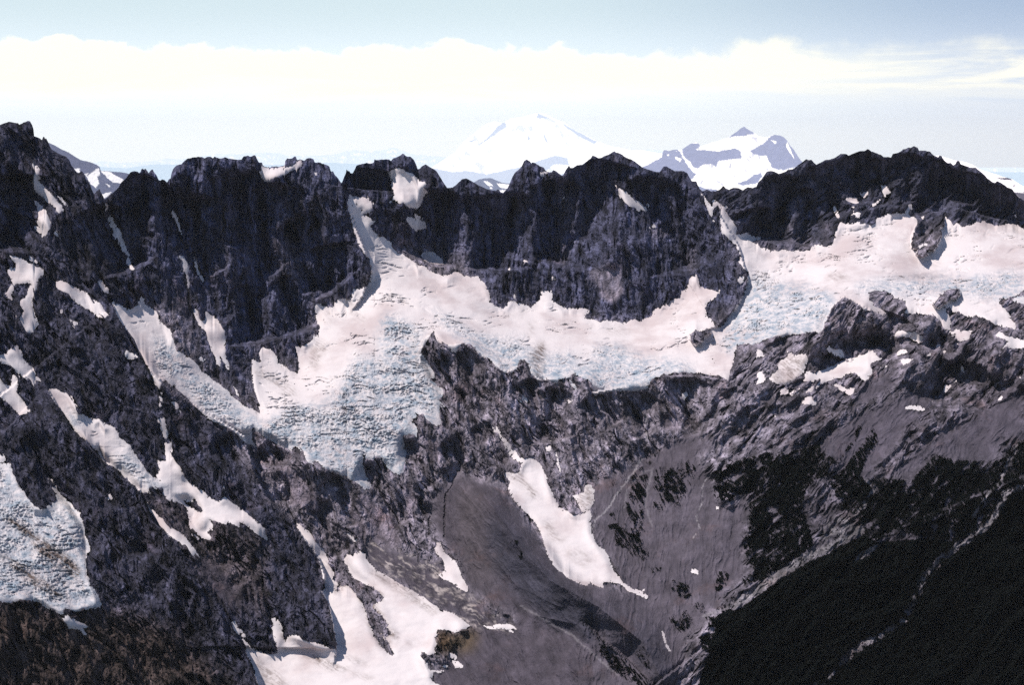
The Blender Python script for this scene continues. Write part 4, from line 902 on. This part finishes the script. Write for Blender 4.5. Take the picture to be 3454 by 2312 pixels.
OUTCROPS = [(ISLAND, "dark rock island standing in the white glacier shelf"), (ISLET, "small dark rock islet where the two large glaciers meet"),
            (OUTC, "small black outcrop poking through ice on the right glacier")]
for i, (p, lb) in enumerate(OUTCROPS): REG[gmask(p)] = 20 + i
qreg = REG[:-1, :-1].reshape(-1); qf = Q.reshape(-1, 4)
for i, (nm, lb, pl) in enumerate(REGIONS):
    sel = qf[qreg == i]
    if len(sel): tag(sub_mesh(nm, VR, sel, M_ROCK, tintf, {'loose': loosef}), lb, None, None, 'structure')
for i, (p, lb) in enumerate(OUTCROPS):
    tag(sub_mesh('rock_outcrop', VR, qf[qreg == 20 + i], M_ROCK, tintf), lb, 'rock outcrop', 'rock outcrops in the glaciers')
nb = len(back)
BV = np.concatenate(back); bi = np.arange(nb * ncol).reshape(nb, ncol)
bq = np.stack([bi[1:, :-1], bi[:-1, :-1], bi[:-1, 1:], bi[1:, 1:]], -1).reshape(-1, 4)
tag(grid_mesh('mountain_back_slope', BV, bq, M_ROCK, np.tile(tintf[:ncol], (nb, 1))), "far side of the skyline ridge", None, None, 'structure')

VS = points(Dsnow).reshape(-1, 3)
ai, ad = a_ice.reshape(-1), a_dirt.reshape(-1)
taken = np.zeros(qf.shape[0], bool)
for (nm, poly, holes, lb, ct, gp), m in zip(S, masks):
    q = (m[:-1, :-1] | m[1:, :-1] | m[1:, 1:] | m[:-1, 1:]).reshape(-1) & ~taken
    if q.sum() < 2: print('empty snow', lb); continue
    taken |= q
    o = sub_mesh(nm, VS, qf[q], M_SNOW, None, {'ice': ai, 'dirt': ad}, True)
    tag(o, lb, ct, gp)

# ------------------------------------------------------------------ dark shrubs and firs: a low uneven canopy on the slopes
VEG = [
    ("shrubs", "dark green bushes in bands right of the avalanche tongue, plus gully shade drawn as bushes", -0.05, [
        e3("1010,650 1120,530 1260,400 1390,290 1380,320 1290,430 1150,560 1010,700 960,760"),
        e3("1090,640 1180,540 1290,500 1280,560 1250,700 1240,800 1230,900 1220,1000 1260,1060 1250,1160 1280,1220 1230,1320 1190,1240 1090,1280 1100,1180 1050,1080 1110,1010 1070,900 1060,800"),
        e3("1340,460 1440,460 1540,440 1620,380 1690,440 1660,560 1600,700 1560,800 1500,830 1480,760 1410,830 1330,850 1290,870 1310,740 1300,620"),
        e3("920,850 970,860 980,930 930,930"), e3("890,960 1070,950 1100,1180 1000,1160 950,1130 980,1060"), e3("1880,1380 1940,1360 1980,1410 1960,1480 1880,1562 1820,1562 1860,1450"),
        e3("1260,1330 1390,1340 1390,1390 1300,1400"), e3("1430,1440 1480,1440 1700,1530 1600,1640 1480,1560"), f3("1440,970 1600,900 1680,1000 1580,1110 1490,1060"),
        f3("1640,830 1760,830 1780,900 1740,960 1660,900"), f3("1150,1170 1230,1230 1280,1350 1300,1460 1240,1400 1150,1300"), e3("100,1190 160,1190 165,1260 130,1300 100,1260"), GULLY,  # over GULLY the dark canopy stands in for the bank's shade
        e3("250,1400 300,1400 360,1480 330,1500"), e3("20,1100 130,1100 120,1160 40,1150"), e3("940,560 1000,560 1100,460 1140,430 1000,620 950,620")]),
    ("undergrowth", "nearly black bushes and low firs over the steep rock on the right", -0.22, [
        e3("1820,520 1900,460 2100,380 2343,320 2343,720 2050,700 1990,760 1910,800 1850,740 1830,640"),
        e3("2090,1120 2150,1010 2343,900 2400,1200 2343,1420 2240,1460 2110,1500 2080,1430 2200,1380 2130,1250"),
        f3("1700,1130 2100,1050 2050,1200 1850,1400 1800,1560 1760,1560 1830,1350 1740,1250"),
        f3("1750,930 2080,800 2120,860 2050,1050 1800,1060"),
        e4("900,60 930,100 860,250 740,390 700,480 640,600 560,520 700,420 780,300"), e4("1020,110 1070,230 990,340 900,540 740,620 690,560 860,330"),
        e4("-60,480 150,350 420,280 560,250 560,330 720,400 700,560 520,560 430,640 400,800 460,1000 500,1150 300,1290 0,1480 -80,1000"),
        e4("640,600 900,540 1100,560 1350,570 1560,350 1800,400 2050,400 2200,300 2500,100 2700,100 2700,700 2343,640 2180,700 2050,960 1800,1120 1500,1080 1200,1010 1060,1120 920,1030 860,880 700,800")]),
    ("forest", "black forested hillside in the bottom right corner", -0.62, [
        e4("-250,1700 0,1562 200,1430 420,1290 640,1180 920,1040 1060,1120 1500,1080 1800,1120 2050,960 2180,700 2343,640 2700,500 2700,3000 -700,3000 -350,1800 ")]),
]
allveg = []
a_v = fbm(GX / 14, GY / 18, 500, 4, 0.65) + 0.35 * fbm(GX / 60, GY / 80, 510, 3)
tuft = np.abs(vn(GX / 6.0, GY / 6.0, 520)) + 0.6 * vn(GX / 3.1, GY / 3.1, 521)
vtaken = taken.copy()
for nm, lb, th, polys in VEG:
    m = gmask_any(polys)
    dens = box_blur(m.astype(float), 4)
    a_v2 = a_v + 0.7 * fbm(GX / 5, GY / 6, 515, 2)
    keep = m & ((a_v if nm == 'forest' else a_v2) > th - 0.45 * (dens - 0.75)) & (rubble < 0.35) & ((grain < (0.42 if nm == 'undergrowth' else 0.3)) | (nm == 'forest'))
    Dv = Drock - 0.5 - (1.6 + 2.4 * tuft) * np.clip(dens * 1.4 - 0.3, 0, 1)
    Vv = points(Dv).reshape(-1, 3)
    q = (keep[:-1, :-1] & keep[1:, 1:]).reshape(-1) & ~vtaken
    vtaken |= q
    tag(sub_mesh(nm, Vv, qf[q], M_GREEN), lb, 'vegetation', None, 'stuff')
# ------------------------------------------------------------------ far mountains
def far_mountain(name, label, sky_, Dist, base_y, slope, rock, snowcol, snows=(), rocks=(), base='rock', amp=0.02, step=2.6, seed=1,
                 ang=60, lx=70, ly=180, kind='structure', snownoise=None, turn=0.0, mat=None):
    """a mountain as an uneven surface rising to a traced crest, real size at its distance, with a far side"""
    sky_ = sky_[np.argsort(sky_[:, 0], kind='stable')]
    u = np.arange(sky_[0, 0], sky_[-1, 0], step)
    yt = np.interp(u, sky_[:, 0], sky_[:, 1]) + 1.6 * fbm(u / 9.0, u * 0, seed, 3, 0.6)
    yb = np.maximum(base_y, yt + 8)
    n = max(12, int((yb - yt).max() / step))
    X = np.repeat(u[None], n, 0); Y = yt[None] + (yb - yt)[None] * np.linspace(0, 1, n)[:, None]
    px = Dist / F_PX
    th = (Y - EYE_Y) / F_PX
    S_ = np.tan(np.radians(slope))
    d = Dist * np.exp(-np.clip((Y - yt.min()) / F_PX / S_, -1, 0.5)) * (1 + turn * (X - u.mean()) / F_PX)
    a = math.radians(ang); al = X * math.cos(a) + Y * math.sin(a); ac = -X * math.sin(a) + Y * math.cos(a)
    r = fbm(ac / lx, al / ly, seed + 3, 6, 0.55, ridged=True)
    ramp = np.clip((Y - yt[None]) / 14.0, 0.1, 1)
    d = d - px * lx * amp * r * ramp
    x_, y_, z_ = rays(X, Y)
    V = np.stack([x_ * d, y_ * d, z_ * d], -1)
    jx = X + 3.5 * fbm(X / 13, Y / 13, seed + 8, 4, 0.65); jy = Y + 3.5 * fbm(X / 13, Y / 13, seed + 9, 4, 0.65)
    m = np.ones(X.shape) if base == 'snow' else np.zeros(X.shape)
    if snownoise is not None: m = np.maximum(m, (fbm(X / 22, Y / 12, seed + 20, 5, 0.6) > snownoise).astype(float))
    if base == 'snow': m[(r > 0.55) & (fbm(X / 40, Y / 30, seed + 30, 3) > 0.1) & (Y > yt[None] + 6)] = 0.35
    for p in rocks: m[inside(p, jx, jy)] = 0
    for p in snows: m[inside(p, jx, jy)] = 1
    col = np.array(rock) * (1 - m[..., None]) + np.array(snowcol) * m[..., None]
    V = V.reshape(-1, 3); col = col.reshape(-1, 3)
    nc = len(u); back = []
    top = V[:nc]
    for k, dr in ((0.004, 0.003), (0.02, 0.02), (0.08, 0.08)):
        b = top.copy(); b[:, :2] *= 1 + k; b[:, 2] -= dr * Dist; back.append(b)
    V = np.concatenate(back[::-1] + [V]); col = np.concatenate([np.tile(col[:nc], (3, 1)), col])
    rows = n + 3
    ii = np.arange(rows * nc).reshape(rows, nc)
    q = np.stack([ii[:-1, :-1], ii[1:, :-1], ii[1:, 1:], ii[:-1, 1:]], -1).reshape(-1, 4)
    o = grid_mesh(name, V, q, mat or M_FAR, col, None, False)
    return tag(o, label, None, None, kind)
M_FAR = far_material('distant mountain', 1.0)
SN = (0.86, 0.82, 0.80)
# the white volcano
far_mountain('snow_mountain', "pale white volcano on the horizon, the highest far summit",
    O("700,480 800,425 860,405 920,396 980,388 1000,375 1040,350 1060,325 1085,305 1110,285 1130,278 1150,282 1170,270 1195,268 1215,262 1235,258 1250,262 1270,272 1290,280 1310,295 1345,312 1370,325 1400,335 1440,342 1480,345 1520,352 1560,372 1620,395 1700,420"),
    74000, 700, 24, (0.40, 0.46, 0.56), (0.90, 0.89, 0.84), base='snow', seed=11, amp=0.035, lx=60, ly=200, ang=62, turn=-0.7,  # rock tone paled and blued, haze painted into it
    rocks=[c3("280,130 300,85 330,95 400,125 340,130"), c3("490,150 600,220 820,335 790,355 700,310 560,220"), c3("200,260 235,310 210,320"),
           c3("340,240 370,300 385,350 360,320"), c2("2220,150 2240,200 2180,240 2050,330 1980,370 2100,270 2150,200"), c2("1900,330 1960,310 1930,340"),
           c3("1080,400 1200,370 1250,380 1120,410"), c3("880,350 960,360 930,370"),
           cat(c2("1380,520 1560,560 1760,600 1900,590 2060,620 2200,590"), c3("130,560 330,490 450,455 560,475 570,540 440,530 340,620 500,620 750,500 1250,600 1250,1000 0,1000"), c2("1300,1000"))])
far_mountain('snow_mountain', "glaciated mountain with a dark pyramid summit, right of the white volcano",
    cat(c3("1000,700 1150,600 1220,550 1265,515 1290,525 1310,500 1360,470 1385,475 1395,420 1410,405 1450,415 1480,405 1520,400 1545,412 1570,395 1600,375 1640,350 1690,338 1715,355 1725,375 1800,350 1900,320 1965,298 2000,275 2050,240 2080,215 2110,200 2140,225 2170,240 2220,270 2235,285 2290,295 2330,290"),
        c4("130,275 150,272 200,278 230,290 260,320 290,370 320,400 345,440 370,480 395,510 420,540 520,600 800,760")),
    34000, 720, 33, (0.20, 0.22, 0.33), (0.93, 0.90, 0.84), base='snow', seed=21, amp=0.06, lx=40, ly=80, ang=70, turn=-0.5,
    rocks=[c3("1000,720 1220,555 1385,470 1395,400 1450,410 1520,395 1560,440 1580,490 1620,540 1650,590 1690,620 1640,670 1600,900 1000,900"),
           c3("1560,395 1640,345 1720,345 1725,375 1680,405 1760,405 1870,420 1950,405 2030,390 2080,420 2085,480 2040,485 1960,495 1890,500 1860,560 1830,530 1760,530 1700,570 1660,560 1640,510 1600,490 1570,440"),
           c3("1965,298 2110,190 2235,285 2200,265 2150,270 2100,285 2040,285"),
           c4("0,375 60,345 100,300 150,265 230,285 270,320 330,400 380,480 440,540 330,560 240,580 180,580 130,560 100,500 80,450 30,460 -30,440 -70,415 -20,390"),
           c3("2050,700 2130,670 2200,620 2250,610 2270,640 2220,700 2100,720"), c3("1700,720 1760,740 1960,770 1900,900 1700,900")],
    snows=[c3("1505,410 1540,440 1590,500 1640,530 1680,580 1650,590 1600,520 1570,470"), c3("1510,460 1560,490 1540,510 1505,480"), c3("1430,450 1455,440 1440,465"),
           c4("260,320 300,420 330,490 300,450 255,380"), c4("120,320 170,330 160,355")])
far_mountain('mountain', "hazy blue mountain with bright snow in the left notch",
    cat(O("-100,420 60,360"), c1("300,345 400,338 430,342 480,365 540,400 600,425 660,465 710,495 760,505 800,515 850,535 875,555 885,590 940,590 1000,598 1060,600 1120,610 1180,650 1300,720 1500,800")),
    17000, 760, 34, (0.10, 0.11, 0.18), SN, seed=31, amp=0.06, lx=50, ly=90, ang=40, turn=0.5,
    snows=[c1("655,570 700,570 700,610 670,600"), c1("760,640 800,610 840,575 870,570 880,620 850,640 870,700 840,740 790,700"),
           c1("885,590 960,595 1020,630 1090,670 1060,700 990,690 940,650"), c1("930,700 970,720 960,735"), c1("880,800 980,770 960,800 920,830"), c1("740,620 780,600 760,640")])
far_mountain('hill', "small blue hill with snow stripes seen through the central gap",
    c2("1700,800 1800,745 1900,700 1950,690 1990,665 2040,655 2100,652 2150,675 2200,695 2260,700 2343,720 2500,800"),
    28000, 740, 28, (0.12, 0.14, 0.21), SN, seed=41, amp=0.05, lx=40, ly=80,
    snows=[c2("2030,680 2070,680 2120,720 2080,725"), c2("2140,700 2260,710 2240,745 2190,740"), c2("2170,760 2260,750 2300,820 2170,820"), c2("2090,735 2110,735 2110,750 2090,750")])
far_mountain('snow_slope', "smooth snow dome behind the right end of the serrated ridge",
    c4("1400,470 1600,455 1680,480 1740,500 1780,500 1850,520 1900,540 1950,575 2000,590 2100,620 2150,640 2200,650 2240,665 2343,730 2450,790 2700,900 3000,1000 3400,1120 3900,1230"),
    3600, 820, 26, (0.09, 0.085, 0.11), (0.85, 0.80, 0.81), base='snow', seed=51, amp=0.03, lx=60, ly=60, turn=-0.3,
    rocks=[c4("2090,650 2220,650 2240,675 2180,670"), c4("2250,775 2343,785 2500,860 2400,900 2320,840")])
far_mountain('distant_ridge', "faint pale blue range of peaks along the horizon",
    cat(c1("-300,540 600,520 850,520 880,500 950,510 1040,520 1200,515 1330,505 1400,490 1480,480 1560,490 1650,480 1900,440 2100,445 2200,430"),
        c2("0,440 100,425 250,435 300,455 500,455 700,450 760,435 850,410 900,405 1000,415 1100,410 1170,405 1220,390 1260,385 1290,400 1400,440 1500,450 1700,470 2100,480"), c3("400,420 900,420 1300,400 2100,520 2343,520"), c4("400,560 800,540 1600,560 2343,560 3000,540")),
    105000, 760, 14, (0.60, 0.69, 0.75), (0.8, 0.8, 0.8), seed=61, amp=0.12, lx=30, ly=40, snownoise=0.22)  # pale blue base colours carry painted haze
far_mountain('foothills', "low blue wooded ridges in front of the far range",
    O("-200,385 110,372 200,380 290,385 350,376 600,378 760,372 900,380 1000,396 1200,400 1600,400 2000,390 2400,395"),
    80000, 800, 9, (0.42, 0.54, 0.62), (0.8, 0.8, 0.8), seed=71, amp=0.10, lx=40, ly=30, snownoise=0.62)  # wooded ridges lightened to blue, haze put into the colour
# lowland floor, one sheet to the horizon
n = 40
gx = np.linspace(-1, 1, n); gx = np.sign(gx) * np.abs(gx) ** 1.6 * 110000
lx_, ly_ = np.meshgrid(gx, gx)
ly_ = ly_ + 8000
LV = np.stack([lx_, ly_, np.full(lx_.shape, -1900.0) + 60 * vn(lx_ / 6000, ly_ / 6000, 3)], -1).reshape(-1, 3)
li = np.arange(n * n).reshape(n, n)
lq = np.stack([li[:-1, :-1], li[:-1, 1:], li[1:, 1:], li[1:, :-1]], -1).reshape(-1, 4)
tag(grid_mesh('ground', LV, lq, M_FAR, np.tile([[0.035, 0.05, 0.05]], (n * n, 1))), "forested lowland reaching the horizon", None, None, 'structure')

# ------------------------------------------------------------------ air between the near ridge and the far peaks
HAZE = 0.7e-5
me = bpy.data.meshes.new('haze')
x0, x1, y0, y1, z0, z1 = -112000, 112000, -72000, 120000, -2100, 1900
vs = [(x, y, z) for z in (z0, z1) for y in (y0, y1) for x in (x0, x1)]
me.from_pydata(vs, [], [(0, 2, 3, 1), (4, 5, 7, 6), (0, 1, 5, 4), (2, 6, 7, 3), (0, 4, 6, 2), (1, 3, 7, 5)])
hz = bpy.data.objects.new('haze', me); sc.collection.objects.link(hz)
hm, t = new_mat('haze air')
v = t.n('ShaderNodeVolumePrincipled', {}, Color=(0.97, 0.985, 1.0, 1), Density=HAZE, Anisotropy=0.0)
t.n('ShaderNodeOutputMaterial', {}, Volume=v.outputs[0])
me.materials.append(hm)
tag(hz, "thin blue haze filling the air", "haze", None, 'stuff')
